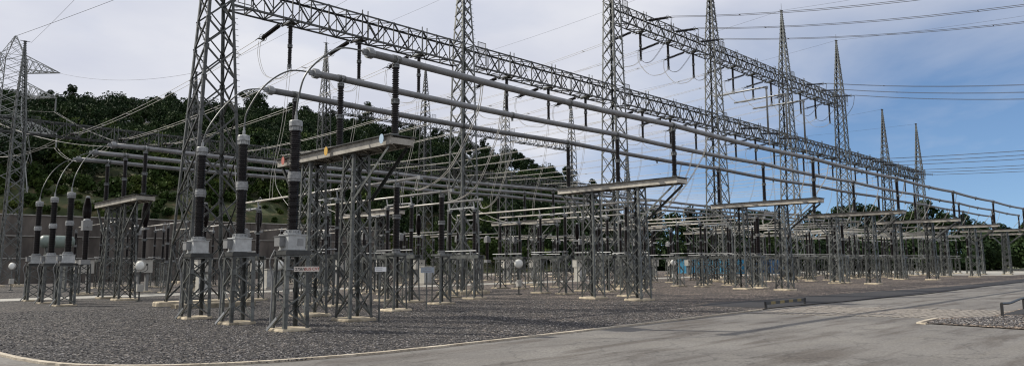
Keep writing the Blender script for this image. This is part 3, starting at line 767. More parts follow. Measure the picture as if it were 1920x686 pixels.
for k in range(7):
    near = k < 2
    for p in range(3):
        X = TX0 + TL * k + 4.3 + 4.65 * p
        bl = 'the %s phase of the %s bay' % (ORD[p], ORD[k])
        # hanging and strain insulators on the near gantry
        place('hang', hang_insulator, (X, TY, 16.03), 'black insulator hanging under the lower near beam, %s one in the %s bay' % (ORD[p], ORD[k]), 'insulator', 'insulators hanging under the lower beams')
        place('strain', strain_insulator, (X - .3, TY + .62, 16.1), 'ribbed strain insulator pulling rearward from the lower beam, %s in the %s bay' % (ORD[p], ORD[k]), 'insulator', 'strain insulators on the rear side of the lower beams')
        a = V((X - .3, TY + .62, 16.1)) + STR_END
        bR = V((X - .3, FY - .62, 15.9)) + V((0, -STR_END.y, STR_END.z))
        twin('overhead_conductor', sagged(a, bR, .55, 28), 'twin overhead line between the lower gantry beams, %s of the %s bay' % (ORD[p], ORD[k]), 'overhead line', 'twin lines between near and rear lower beams', r=.017)
        if k < 6 and k != 1:
            place('strain', None, (X - .3, FY - .62, 15.9), 'distant strain insulator on the rear gantry lower beam, %s in the %s bay' % (ORD[p], ORD[k]), 'insulator', 'strain insulators on the rear gantry', pi)
        hb = V((X, TY, 13.33))
        twin('jumper_cable', spline([a + V((0, -.2, -.05)), a + V((.02, -.1, -1.0)), a + V((.1, -.9, -2.3)), hb + V((0, .9, -.35)), hb], 5), 'drooping jumper from strain string to hanging insulator, %s in the %s bay' % (ORD[p], ORD[k]), 'jumper cable', 'jumpers at the lower beams', .12, .014, spacers=False, axis=(1, 0, 0))
        twin('dropper_cable', spline([hb, hb + V((0, .5, -3)), V((X, TY + 1.6, 7.5)), V((X, TY + 1.8, 5.95))], 5), 'thin vertical dropper below the hanging insulator, %s in the %s bay' % (ORD[p], ORD[k]), 'dropper cable', 'droppers down to the bright tubes', .16, .013, spacers=False, axis=(1, 0, 0))
        # rigid tube at 5.9 m
        y0 = TUBE_END[p]; o = empty('connection_tube', (X, y0, 5.9))
        m = MB(); m.tube([(0, 0, 0), (0, 43.2 - y0, 0)], .06, 10); m.build('tube', BRIGHT, o, True)
        m = MB(); m.box((0, .06, 0), (.16, .2, .16)); m.build('end_clamp', ALU, o)
        tag(o, 'bright horizontal tube passing under the near gantry, %s in the %s bay' % (ORD[p], ORD[k]), 'connection tube', 'bright tubes crossing under the near gantry')
        # dropper from bus tube
        by = YA + YS * p
        twin('bus_dropper', spline([(X, by, ZT), (X, by + .4, 8.1), (X, by + 2.2 - .4 * p, 6.0), (X, y0 + .2 * (1 - p), 5.35), (X, y0 + .25, 5.85)], 6), 'curved lead dropping from the %s near bus tube in the %s bay' % (PHN[p], ORD[k]), 'dropper cable', 'curved leads under the near bus tubes', .1, .018, spacers=False, axis=(1, 0, 0))
        if p < 2:
            place('sp%d' % near, single_post(near), (X, 26.7 if p == 0 else 29.2, 0), 'single stout insulator on its own lattice stand, %s in the %s bay' % (ORD[p], ORD[k]), 'post insulator', 'single insulators on stands before the gantry')
        place('dis%d' % near, disconnector(near), (X, 33.0, 0), 'disconnect switch on two lattice stands before the near gantry, %s in the %s bay' % (ORD[p], ORD[k]), 'disconnect switch', 'disconnect switches before the near gantry')
        place('dis0', disconnector(False), (X, 42.0, 0), 'disconnect switch just behind the near gantry line, %s in the %s bay' % (ORD[p], ORD[k]), 'disconnect switch', 'disconnect switches behind the near gantry')
        y2 = B2Y + B2S * p
        single('bus_dropper', spline([(X, y2, 8.85), (X, y2 - .3, 7.6), (X, (y2 + 43.3) / 2, 6.0), (X, 43.3, 5.5)], 6), 'slim lead from the %s rear bus tube to a switch in the %s bay' % (PHN[p], ORD[k]), 'dropper cable', 'leads under the rear bus tubes', .02)
        if k < 6:
            place('spf', single_post(False), (X + .5, 57.4, 0), 'slim insulator on a stand just behind the rear bus, %s in the %s bay' % (ORD[p], ORD[k]), 'post insulator', 'single insulators on stands behind the rear bus', 0, (.8, .8, .88))
            place('spf', None, (X - .6, 79.5, 0), 'slim insulator on a stand near the rear gantry, %s in the %s bay' % (ORD[p], ORD[k]), 'post insulator', 'single insulators on stands near the rear gantry', 0, (.8, .8, .94))
        if k < 5:
            place('brk', breaker, (X - .3, 60.2, 0), 'circuit breaker with bulging dark chamber and pale cabinet, %s in the %s bay' % (ORD[p], ORD[k]), 'circuit breaker', 'circuit breakers behind the rear bus')
            place('ct', current_transformer, (X + .3, 64.2, 0), 'current transformer with square pale head, %s in the %s bay' % (ORD[p], ORD[k]), 'current transformer', 'current transformers behind the breakers')
            place('dis0', None, (X, 72.0, 0), 'distant disconnect switch before the rear gantry, %s in the %s bay' % (ORD[p], ORD[k]), 'disconnect switch', 'disconnect switches before the rear gantry')
            o = empty('connection_tube', (X, 65, 5.9)); m = MB(); m.tube([(0, 0, 0), (0, 16, 0)], .06, 8); m.build('tube', BRIGHT, o, True)
            m = MB(); m.box((0, .06, 0), (.16, .2, .16)); m.build('end_clamp', ALU, o)
            tag(o, 'distant bright tube behind the breakers, %s in the %s bay' % (ORD[p], ORD[k]), 'connection tube', 'bright tubes before the rear gantry')
        if 1 <= k < 6:
            place('hang', None, (FX[k] + 4.3 + 4.5 * p, FY, 15.5), 'distant insulator hanging under the rear gantry lower beam, %s in the %s bay' % (ORD[p], ORD[k]), 'insulator', 'insulators hanging under the rear gantry')
        # upper level
        if 2 <= k <= 4:
            place('hang', None, (X, TY, 23.63), 'black insulator hanging under the high near beam, %s of the %s tall bay' % (ORD[p], ORD[k - 2]), 'insulator', 'insulators hanging under the high beams')
            place('strain', None, (X - .3, TY + .62, 23.75), 'strain insulator pulling rearward from the high beam, %s of the %s tall bay' % (ORD[p], ORD[k - 2]), 'insulator', 'strain insulators on the rear side of the high beams')
            a2 = V((X - .3, TY + .62, 23.75)) + STR_END; b2 = V((X - .3, FY - .62, 23.2))
            twin('overhead_conductor', sagged(a2, b2, .8, 28), 'twin overhead line between the high gantry beams, %s of the %s tall bay' % (ORD[p], ORD[k - 2]), 'overhead line', 'twin lines between near and rear high beams', r=.017)
            hb2 = V((X, TY, 20.93))
            twin('jumper_cable', spline([a2 + V((0, -.2, -.05)), a2 + V((0, -.3, -1.2)), a2 + V((.1, -1.4, -2.6)), hb2 + V((0, .9, -.35)), hb2], 5), 'drooping jumper at the high beam, %s of the %s tall bay' % (ORD[p], ORD[k - 2]), 'jumper cable', 'jumpers at the high beams', .12, .016, spacers=False, axis=(1, 0, 0))
            if k != 3:
                place('strain', None, (X + .2, TY - .62, 24.6), 'strain insulator pulling roadward from the high beam, %s of the %s tall bay' % (ORD[p], ORD[k - 2]), 'insulator', 'strain insulators on the road side of the high beams', pi)
                c = V((X + .2, TY - .62, 24.6)) + V((0, -STR_END.y, STR_END.z))
                pts = [c + V((0, -t, -.25 * t + .0028 * t * t)) for t in [i * 3.2 for i in range(29)]]
                twin('overhead_conductor', pts, 'twin line leaving the high beam over the road, %s of the %s tall bay' % (ORD[p], ORD[k - 2]), 'overhead line', 'twin lines over the road from the high beams', r=.02, mt=WIRE_D)
                twin('jumper_cable', spline([c + V((0, .2, 0)), c + V((0, .6, -1.6)), c + V((0, 2.2, -3.4)), hb2 + V((0, -.6, -.4)), hb2], 5), 'drooping jumper on the road side of the high beam, %s of the %s tall bay' % (ORD[p], ORD[k - 2]), 'jumper cable', 'road side jumpers at the high beams', .12, .016, WIRE_D, False, (1, 0, 0))
            else:
                o = empty('goalpost_tube', (X, 33.7, 15.6))
                m = MB(); m.tube([(0, 0, 0), (0, 0, 4.95), (0, .12, 5.07), (0, .3, 5.1), (0, 6.2, 5.1)], .10, 12); m.build('bent_tube', ALU, o, True)
                m = MB(); m.box((0, 0, 5.02), (.26, .26, .28)); m.build('elbow_clamp', ALU, o); m = MB(); m.box((0, 3.8, 5.12), (.2, .24, .26)); m.build('tube_clamp', ALU, o)
                tag(o, 'bright bent tube hanging beside the high beam, %s of the trio' % ORD[p], 'connection tube', 'bent tubes at the middle tall bay')
                place('strain', None, (X - .1, TY - .62, 16.6), 'strain insulator holding the foot of a bent tube, %s of three' % ORD[p], 'insulator', 'insulators at the feet of the bent tubes', pi)
                twin('dropper_cable', [(X, 33.7, 15.6), (X, 33.4, 11), (X, 33.2, 5.7)], 'long thin dropper under the bent tube, %s of three' % ORD[p], 'dropper cable', 'droppers under the bent tubes', .16, .015, spacers=False, axis=(1, 0, 0))
        if k >= 5:
            place('strain', None, (X + .2, TY - .62, 16.8), 'strain insulator pulling roadward at the gantry far end, %s of the %s bay' % (ORD[p], ORD[k]), 'insulator', 'road side strain insulators of the far bays', pi)
            c = V((X + .2, TY - .62, 16.8)) + V((0, -STR_END.y, STR_END.z))
            pts = [c + V((0, -t, -.06 * t + .0008 * t * t)) for t in [i * 3.2 for i in range(27)]]
            twin('overhead_conductor', pts, 'twin line over the road from the gantry far end, %s of the %s bay' % (ORD[p], ORD[k]), 'overhead line', 'low twin lines over the road', r=.02, mt=WIRE_D)
# one breaker and CT nearer the rear transformers
place('brk', breaker, (14.5, 60.2, 0), 'circuit breaker with bulging dark chamber standing behind the rear voltage transformers', 'circuit breaker', 'circuit breakers behind the rear bus')
place('ct', None, (13.9, 57.6, 0), 'current transformer with square pale head beside the rear voltage transformers', 'current transformer', 'current transformers behind the breakers')

# earth wires from peaks
for k in range(2, 6):
    x = TX0 + TL * k
    single('earth_wire', sagged((x, TY, 33.5), (x, FY, 32.6), .6), 'thin earth wire between tall tower peaks, %s of four' % ORD[k - 2], 'earth wire', 'earth wires between the gantry peaks', .012, WIRE_D)
    single('earth_wire', [V((x, TY - t, 33.5 - .12 * t + .0012 * t * t)) for t in [i * 3 for i in range(28)]], 'thin earth wire leaving a tall tower peak over the road, %s of four' % ORD[k - 2], 'earth wire', 'earth wires over the road', .012, WIRE_D)
for k in (0, 1, 6, 7):
    x = TX0 + TL * k
    single('earth_wire', sagged((x, TY, 26.1), (x if k < 6 else 117.9, FY, 25.1), .5), 'thin earth wire between short tower peaks at the %s tower' % ORD[k], 'earth wire', 'earth wires between the gantry peaks', .012, WIRE_D)

# ------------------------------------------------------------------ lamps, kiosks, plates
def flood():
    o = empty('flood_lamp')
    m = MB(); m.tube([(0, 0, .05), (0, 0, 1.75)], .045, 8); m.box((0, 0, .06), (.3, .3, .06)); m.build('post', STEEL, o)
    m = MB(); m.box((.02, 0, .8), (.34, .22, .42)); m.build('control_box', KIOSK, o)
    h = empty('lamp_head', (0, 0, 2.08)); h.parent = o
    m = MB(); m.lathe([(.06, -.32), (.16, -.28), (.27, -.12), (.3, 0), (.31, .02), (.31, .05), (.28, .06)], 20, (0, 0, 0), (-.72, -.69, .05)); m.build('reflector', KIOSK, h, True)
    m = MB(); m.lathe([(.28, .055), (.24, .09), (.12, .12), (.02, .13)], 20, (0, 0, 0), (-.72, -.69, .05)); m.build('glass', GLASS, h, True)
    m = MB(); m.tube(spline([(.3, -.3, 0), (.28, -.28, -.25), (0, 0, -.38), (-.28, .28, -.25), (-.3, .3, 0)], 4), .02, 6); m.build('bracket', STEEL, h)
    return o
for x, y, lab in ((13.8, 45.1, 'by the rear bus support near the rear transformers'), (33.7, 33.6, 'between the switches before the second tower'), (60.3, 38.7, 'beyond the third tower near the blue container'),
                  (19.6, 39.4, 'behind the middle near voltage transformer'), (12.3, 73.5, 'far back below the retaining wall and pylon'), (26, 55.5, 'far back by the pale kiosks'), (112, 43, 'at the far end of the yard')):
    place('flood', flood, (x, y, 0), 'round pale floodlight on a short post %s' % lab, 'floodlight', 'floodlights on short posts')
def kiosk():
    o = empty('control_kiosk')
    m = MB(); m.box((0, 0, .85), (1.2, .8, 1.45)); m.build('cabinet', KIOSK, o)
    m = MB(); m.box((0, 0, .06), (1.35, .95, .14)); m.build('plinth', CONC_G, o)
    m = MB(); m.box((0, -.02, 1.61), (1.32, .92, .06)); m.build('roof', KIOSK, o)
    m = MB(); m.box((-.3, -.405, .85), (.56, .015, 1.3)); m.build('door', BOXW, o)
    m = MB(); m.box((.3, -.405, .85), (.56, .015, 1.3)); m.build('door', BOXW, o)
    return o
for x, y, s, lab in ((28.2, 58, 1.05, 'behind the front voltage transformer'), (31.2, 58.4, .95, 'beside its twin behind the near bus support'), (44.5, 57.5, 1.1, 'behind the second gantry tower'), (62, 52, 1.0, 'before the rear bus in the middle of the yard'),
                     (22, 56.8, .8, 'behind the wide gantry tower'), (83, 58, 1.3, 'near the blue container')):
    place('kiosk', kiosk, (x, y, .03), 'pale control kiosk with two doors %s' % lab, 'kiosk', 'control kiosks along the service path', 0, (s, s, s))
o = empty('oil_tank', (13.9, 66, 0))
m = MB(); pr = [(.05, -1.25), (.3, -1.2), (.45, -1.05), (.5, -.95), (.5, .95), (.45, 1.05), (.3, 1.2), (.05, 1.25)]; m.lathe(pr, 20, (0, 0, 4.0), (1, 0, 0)); m.build('vessel', mat('tank_green', (.20, .25, .22), .5, 0, .2, 1), o, True)
for sx in (-.7, .7):
    m = MB(); m.box((sx, 0, 1.78), (.16, .7, 3.56)); m.build('saddle', STEEL, o)
tag(o, 'pale green horizontal tank behind the rear voltage transformers', 'tank')
# plates on posts
def plate_post(loc, w, h, pm, lines, label, hz):
    o = empty('sign_post', loc); m = MB(); m.bar((0, .03, 0), (0, .03, hz + .1), .05); m.build('post', STEEL, o)
    s = sign(o, (0, -.02, hz), radians(-42), w, h, pm, lines); tag(o, label, 'sign')
plate_post((15.05, 22.25, 0), .42, .17, PLATEW, [(None, -.06, .03, (.26, .02), INKG), (None, -.06, -.02, (.24, .02), INKG)], 'small white name plate before the nearest support column', 1.93)
plate_post((20.6, 26.6, 0), .62, .26, PLATEG, [(None, -.06, .05, (.1, .05), INKG), (None, .1, .05, (.1, .05), INKG), (None, 0, -.06, (.42, .04), INKG)], 'grey name plate beside the first single insulator stand', 1.83)

# blue containers
def container(mt):
    def mk():
        o = empty('shipping_container'); L, W, H = 6.06, 2.44, 2.55
        def corr(n0, n1, fix, ax):
            m = MB(); N = int(abs(n1 - n0) / .28); vs = []
            for i in range(N * 4 + 1):
                t = n0 + (n1 - n0) * i / (N * 4); dd = .0 if (i % 4) < 2 else .045
                for z in (.12, H - .1): vs.append((fix - dd * (1 if fix > 0 else -1), t, z) if ax == 'y' else (t, fix - dd * (1 if fix > 0 else -1), z))
            m.add(vs, [(2 * i, 2 * i + 2, 2 * i + 3, 2 * i + 1) for i in range(N * 4)]); return m
        for s in (-1, 1):
            corr(-L / 2 + .1, L / 2 - .1, s * W / 2, 'y').build('side_wall', mt, o)
            corr(-W / 2 + .1, W / 2 - .1, s * L / 2, 'x').build('end_wall', mt, o)
        m = MB()
        for sx in (-1, 1):
            for sy in (-1, 1): m.box((sx * W / 2, sy * L / 2, H / 2), (.14, .14, H))
            for z in (.07, H - .06): m.box((sx * W / 2, 0, z), (.12, L - .14, .13))
        for sy in (-1, 1):
            for z in (.07, H - .06): m.box((0, sy * L / 2, z), (W - .14, .12, .13))
        m.build('frame', mt, o)
        m = MB(); m.box((0, 0, H - .03), (W - .1, L - .1, .04)); m.build('roof', mt, o)
        return o
    return mk
place('contB', container(CONT_B), (117, 70.2, .05), 'bright blue corrugated container at the far yard edge, nearer the pylon side', 'container', 'containers at the far yard edge')
place('contB', None, (117, 63.9, .05), 'bright blue corrugated container standing beside its equal at the far yard edge', 'container', 'containers at the far yard edge')
place('contD', container(CONT_D), (119, 56.5, .05), 'dark blue corrugated container at the far yard edge', 'container', 'containers at the far yard edge')

# ------------------------------------------------------------------ retaining wall, pylon
o = empty('retaining_wall', (0, 100, 0))
for i in range(3):
    m = MB(); c = MB()
    for jx in range(22):
        xa = -60 + jx * 6; y = i * 3.1
        m.box((xa + 3, y + 3 + (.05 if jx % 2 else 0), 1.45 + i * 2.75), (5.97, 5.6, 2.9)); c.box((xa + 3, y + .32, 2.96 + i * 2.75), (5.985, .5, .12))
    w_ = m.build('wall_tier', WALL, o); c.build('coping', CONC_G, w_)
tag(o, 'dark brown terraced retaining wall in three steps below the grassy bank', 'retaining wall')

def pylon():
    o = empty('transmission_pylon', (19.0, 123, 8))
    b = empty('body'); b.parent = o
    add_lattice(b, PYL, True, z0=0, z1=15.5, w0=8.2, w1=3.4, leg=.13, br=.07, ratio=.62)
    c = empty('cage'); c.parent = o
    add_lattice(c, PYL, False, z0=15.5, z1=24.5, w0=3.4, w1=2.8, leg=.12, br=.065, ratio=.55)
    pk = empty('peak'); pk.parent = o
    add_lattice(pk, PYL, False, z0=24.5, z1=27.6, w0=2.8, w1=.25, leg=.10, br=.06, ratio=.6)
    for z, L in ARMS:
        for s in (-1, 1):
            m = MB(); tip = V((s * L, 0, z + .2)); n = 6
            R = [V((s * 1.4, -1.4, z)), V((s * 1.4, 1.4, z)), V((s * 1.35, -1.35, z + 2.2)), V((s * 1.35, 1.35, z + 2.2))]
            for q in R: m.L(q, tip, (0, 0, 1), (0, 1, 0), .11)
            for i in range(n):
                t0, t1 = i / n, (i + 1) / n
                for a, bq in ((0, 2), (1, 3), (0, 1)):
                    m.L(R[a].lerp(tip, t0), R[bq].lerp(tip, t1), (0, 0, 1), (0, 1, 0), .07); m.L(R[bq].lerp(tip, t0), R[a].lerp(tip, t1), (0, 0, 1), (0, 1, 0), .07)
            m.build('cross_arm', PYL, o)
    tag(o, 'tall grey lattice transmission pylon on the bank above the wall', 'pylon')
    return o
PYL = mat('pylon_steel', (.34, .35, .34), .55, .1, .2, 2.0)  # paler than the tower steel: sunlight and haze put into the colour
ARMS = ((13.2, 5.9), (18.6, 5.5), (22.4, 5.8))
py = pylon(); PR = radians(-20); py.rotation_euler[2] = PR
PB = V((19.0, 123, 8)); ca, sa = cos(PR), sin(PR)
n_ = 0
for z, L in ARMS:
    for s in (-1, 1):
        tip = PB + V((s * L * ca, s * L * sa, z + .2)); n_ += 1
        if z < 22:
            m = MB(); m.lathe([(.04, 0)] + [(r, -.2 - i * .15 - dz) for i in range(12) for r, dz in ((.05, 0), (.13, .04), (.13, .07), (.05, .1))] + [(.03, -2.1)], 8)
            q = m.build('pylon_insulator', FLANGE, loc=tip); tag(q, 'pale insulator string hanging from the pylon arm, %s of four' % ORD[n_ - 1], 'insulator', 'insulator strings on the pylon')
            tgt = V((18.5 + 4.6 * ((n_ - 1) % 3) + (0 if n_ < 4 else 17), FY + .6, 16))
            twin('overhead_conductor', sagged(tip + V((0, 0, -2.1)), tgt, 2.2, 20), 'twin line running down from the pylon to the rear gantry, %s of four' % ORD[n_ - 1], 'overhead line', 'twin lines from the pylon to the rear gantry', r=.025)
        else:
            single('earth_wire', sagged(tip, (FX[(n_ + 1) % 2], FY, 25.1), 1), 'thin earth wire from the top pylon arm, %s of two' % ORD[(n_ + 1) % 2], 'earth wire', 'earth wires from the pylon', .015, WIRE_D)
        single('line_wire', sagged(tip + V((0, 0, -2.1 if z < 22 else 0)), tip + V((-170, 90, 14)), 5), 'single wire leading away behind the pylon, %s of six' % ORD[n_ - 1], 'overhead line', 'wires beyond the pylon', .02, WIRE)
pk = PB + V((0, 0, 27.6))
single('line_wire', [pk + V((1.3 * t, -1.6 * t, .62 * t + .004 * t * t)) for t in range(0, 44, 2)], 'thin lone wire climbing steeply from the pylon peak across the sky', 'overhead line', 'wires beyond the pylon', .03, WIRE_D)

# ------------------------------------------------------------------ terrain
def interp(t, x):
    if x <= t[0][0]: return t[0][1]
    for (a, b), (c, d) in zip(t, t[1:]):
        if x <= c: return b + (d - b) * (x - a) / (c - a)
    return t[-1][1]
RIDGE = [(20, .4), (30, .6), (36, .9), (37.6, 1.2), (38.8, 3.6), (40, 4.9), (42, 5.9), (44, 6.9), (48, 8.0), (52, 8.9), (56, 9.6), (61, 10.2), (69, 10.2), (74, 10.2), (78, 9.8), (84, 9.5), (100, 9.3)]
RR = 262.0
def hill(x, y):
    az = math.degrees(math.atan2(y, x)); r = math.hypot(x, y)
    r0 = 111 / max(.35, sin(radians(min(max(az, 1), 90)))) if az < 90 else 111
    if az < 62: r0 = max(r0 if az > 45 else 160, 118)
    base = 8.6 * max(0, min(1, (az - 54) / 8)) if y > 111 else 0
    H = RR * math.tan(radians(interp(RIDGE, az))) + 2
    t = max(0, min(1, (r - r0) / (RR - r0)))
    t = t * t * (3 - 2 * t)
    t = t * .6 + .4 * max(0, min(1, (r - r0) / (RR - r0)))
    z = base + (H - base) * t
    z += 1.2 * sin(x * .06 + 1) * cos(y * .05) * t
    if base > 0: z += (3.6 + .5 * sin(x * .35) + .4 * sin(x * .9 + y)) * (base / 8.6) * min(1, max(0, (y - 110.5) / 11)) * (1 - t)
    return z - (0.3 if r < r0 else 0)
NX, NY = 110, 66; X0, X1, Y0, Y1 = -160, 420, 109.5, 440
vs = []; 
for j in range(NY):
    for i in range(NX):
        x = X0 + (X1 - X0) * i / (NX - 1); y = Y0 + (Y1 - Y0) * (j / (NY - 1)) ** 1.3; vs.append((x, y, hill(x, y)))
m = MB(); m.add(vs, [(j * NX + i, j * NX + i + 1, (j + 1) * NX + i + 1, (j + 1) * NX + i) for j in range(NY - 1) for i in range(NX - 1)])
tag(m.build('hill', HILL, smooth=True), kind='structure')
# ------------------------------------------------------------------ trees
def leaf_cloud(mb, c, R, n, s, rnd, flat=.8):
    for _ in range(n):
        while True:
            p = V((rnd.uniform(-1, 1), rnd.uniform(-1, 1), rnd.uniform(-1, 1)))
            if p.length <= 1: break
        if p.length < .55: p = p.normalized() * rnd.uniform(.6, 1)
        q = V((c[0] + p.x * R, c[1] + p.y * R, c[2] + p.z * R * flat))
        a = V((rnd.gauss(0, 1), rnd.gauss(0, 1), rnd.gauss(0, 1))).normalized(); b = a.orthogonal().normalized(); k = s * rnd.uniform(.6, 1.3)
        cc = a.cross(b)
        mb.add([q + b * k, q + cc * k * .55, q - b * k, q - cc * k * .55], [(0, 1, 2, 3)])
def tree_meshes(seed, h, spread, nclump, nleaf, s, low=.35, style=0):
    rnd = random.Random(seed); cr = MB(); tr = MB()
    lean = V((rnd.uniform(-.06, .06) * h, rnd.uniform(-.06, .06) * h, 0))
    tr.tube([(0, 0, -1.5), (0, 0, h * .25), lean * .6 + V((0, 0, h * .6)), lean + V((0, 0, h * .88))], [h * .022, h * .018, h * .011, h * .004], 7)
    for i in range(nclump):
        t = low + (1 - low) * (i + rnd.random()) / nclump
        if style == 1: rad = spread * (1.0 - .8 * (t - low) / (1 - low)) * rnd.uniform(.2, 1)
        elif style == 2: rad = spread * rnd.uniform(.1, 1) * (1 if t > .7 else .35)
        else: rad = spread * sin(pi * min(1, (t - low) / (1 - low) * .85 + .15)) ** .6 * rnd.uniform(.15, 1)
        a = rnd.uniform(0, 2 * pi); c = V((cos(a) * rad, sin(a) * rad, t * h)) + lean * t
        R = spread * rnd.uniform(.26, .46)
        leaf_cloud(cr, c, R, nleaf, s, rnd, rnd.uniform(.55, .85))
        z = max(.2, t - .22) * h
        tr.tube([lean * t * .8 + V((0, 0, z)), (c + lean * t + V((0, 0, z))) / 2 + V((0, 0, .2)), c], [h * .008, h * .005, h * .002], 5, False)
    return tr, cr
def tree_proto(seed, *a, leaf=LEAF, **k):
    def mk():
        tr, cr = tree_meshes(seed, *a, **k); o = empty('forest_tree'); tr.build('trunk', BARK, o); cr.build('crown', leaf, o); return o
    return mk
rnd = random.Random(11)
specs = [(11, 4.0, 26, 150, .27, .35, 0), (14, 3.3, 28, 130, .27, .3, 1), (13, 4.6, 22, 150, .27, .55, 2), (9, 3.6, 22, 150, .26, .25, 0), (15, 3.8, 30, 130, .27, .45, 0), (12, 2.4, 20, 120, .25, .5, 2)]
def put_tree(x, y, z, i, lab, grp, s, leaf=LEAF, key='t'):
    o = place(key + str(i), tree_proto(i + 5, *specs[i][:5], leaf=leaf, low=specs[i][5], style=specs[i][6]), (x, y, z), lab, 'tree', grp, rnd.uniform(0, 6.28), (s * rnd.uniform(.9, 1.1), s * rnd.uniform(.9, 1.1), s))
az = 37.5
while az < 90:
    i = rnd.choice([0, 0, 1, 2, 3, 3, 4, 5]); r = RR + rnd.uniform(-18, 4); x, y = r * cos(radians(az)), r * sin(radians(az))
    put_tree(x, y, hill(x, y) - .6, i, 'dark broadleaf tree standing out against the sky on the hill ridge', 'trees along the hill ridge', rnd.choice([.38, .45, .55, .62, .7, .82, 1.0]))
    az += rnd.uniform(.28, .66)
az = 6
while az < 40:
    i = rnd.choice([0, 1, 3, 3, 4]); r = rnd.uniform(188, 215); x, y = r * cos(radians(az)), r * sin(radians(az))
    el = interp([(8, 2.7), (13, 3.1), (16.5, 4.3), (19.5, 4.3), (23, 3.5), (30, 4.1), (36, 4.4), (39, 4.8)], az); hh = r * math.tan(radians(el)) + 2 - (hill(x, y) if y > 110 else 0)
    put_tree(x, y, (hill(x, y) if y > 110 else 0) - .3, i, 'dark tree in the low tree line beyond the far end of the yard', 'trees beyond the far yard edge', hh / specs[i][0] * rnd.uniform(.78, 1.08))
    az += rnd.uniform(.7, 1.35)
# the forest mass covering the slope
def forest(name, spots, leaf, sz, nleaf, label):
    m = MB()
    for (x, y, z, h, w) in spots:
        for c in range(5):
            a = rnd.uniform(0, 2 * pi); q = rnd.uniform(0, .55) * w
            leaf_cloud(m, (x + cos(a) * q, y + sin(a) * q, z + h * rnd.uniform(.45, .85)), w * rnd.uniform(.45, .7), nleaf, sz, rnd, .8)
    o = m.build(name, leaf); tag(o, label, 'forest', kind='stuff')
sp = []
for _ in range(1150):
    az = rnd.uniform(37, 92); r0 = 124 / sin(radians(az)) if az > 58 else max(150, 124 / sin(radians(max(az, 40))) * .8)
    r0 = max(r0, 126); r = r0 + (RR - 12 - r0) * rnd.random() ** .8; x, y = r * cos(radians(az)), r * sin(radians(az))
    if y < 123: continue
    sp.append((x, y, hill(x, y), rnd.uniform(6, 9), rnd.uniform(2.3, 3.7)))
forest('forest', sp, LEAF, .31, 110, 'dense dark forest covering the hillside behind the substation')
sp = []
for _ in range(170):
    az = rnd.uniform(40, 90); r0 = max(126, 125 / sin(radians(az))); r = r0 + rnd.uniform(0, 48); x, y = r * cos(radians(az)), r * sin(radians(az))
    sp.append((x, y, hill(x, y), rnd.uniform(5, 9), rnd.uniform(2.2, 3.8)))
forest('light_forest', sp, LEAF2, .34, 80, 'lighter green trees mixed in along the foot of the hill')
sp = []
for q_ in range(330):
    az = rnd.uniform(5, 47); r = rnd.uniform(166, 205); x, y = r * cos(radians(az)), r * sin(radians(az))
    sp.append((x, y, hill(x, y) if y > 110 else 0, rnd.uniform(5.5, 9.5) * (.45 if q_ % 2 else 1), rnd.uniform(3, 4.6)))
forest('far_forest', sp, LEAF, .42, 90, 'dark green undergrowth and trees massed beyond the far yard edge')
sp = []
for _ in range(120):
    x = rnd.uniform(-30, 62); y = rnd.uniform(119.5, 127); sp.append((x, y, hill(x, y) - .5, rnd.uniform(1.2, 3.8), rnd.uniform(1.0, 2.4)))
for _ in range(170):
    x = rnd.uniform(-30, 62); y = rnd.uniform(110.5, 122); q = rnd.uniform(.3, 1.1); sp.append((x, y, hill(x, y) - .2, q * 1.2, q))
for _ in range(60):
    x = rnd.uniform(60, 125); y = rnd.uniform(112, 122); sp.append((x, y, hill(x, y), rnd.uniform(2, 6), rnd.uniform(1.8, 3.2)))
forest('undergrowth', sp, LEAF2, .32, 60, 'light green bushes along the top of the grassy bank')

# ------------------------------------------------------------------ sky and sun
SUN_DIR = V((-6.0, 10.1, 9.5)).normalized()      # towards the sun
el = math.asin(SUN_DIR.z); azr = math.atan2(SUN_DIR.x, SUN_DIR.y)
w = bpy.data.worlds.new('World'); scn.world = w; w.use_nodes = True; nt = w.node_tree; nt.nodes.clear(); L = nt.links.new
out = nt.nodes.new('ShaderNodeOutputWorld'); bg = nt.nodes.new('ShaderNodeBackground'); L(bg.outputs[0], out.inputs[0])
sky = nt.nodes.new('ShaderNodeTexSky'); sky.sky_type = 'NISHITA'; sky.sun_disc = False; sky.sun_elevation = el; sky.sun_rotation = azr
sky.air_density = 1.0; sky.dust_density = .2; sky.ozone_density = 3.0
tc = nt.nodes.new('ShaderNodeTexCoord'); sx = nt.nodes.new('ShaderNodeSeparateXYZ'); L(tc.outputs['Generated'], sx.inputs[0])
# project direction on a cloud layer
zz = nt.nodes.new('ShaderNodeMath'); zz.operation = 'MAXIMUM'; zz.inputs[1].default_value = .03; L(sx.outputs[2], zz.inputs[0])
za = nt.nodes.new('ShaderNodeMath'); za.operation = 'ADD'; za.inputs[1].default_value = .14; L(zz.outputs[0], za.inputs[0])
dx = nt.nodes.new('ShaderNodeMath'); dx.operation = 'DIVIDE'; L(sx.outputs[0], dx.inputs[0]); L(za.outputs[0], dx.inputs[1])
dy = nt.nodes.new('ShaderNodeMath'); dy.operation = 'DIVIDE'; L(sx.outputs[1], dy.inputs[0]); L(za.outputs[0], dy.inputs[1])
cb = nt.nodes.new('ShaderNodeCombineXYZ'); L(dx.outputs[0], cb.inputs[0]); L(dy.outputs[0], cb.inputs[1])
n1 = nt.nodes.new('ShaderNodeTexNoise'); n1.inputs['Scale'].default_value = .9; n1.inputs['Detail'].default_value = 7; n1.inputs['Roughness'].default_value = .52; n1.inputs['Distortion'].default_value = .4; L(cb.outputs[0], n1.inputs['Vector'])
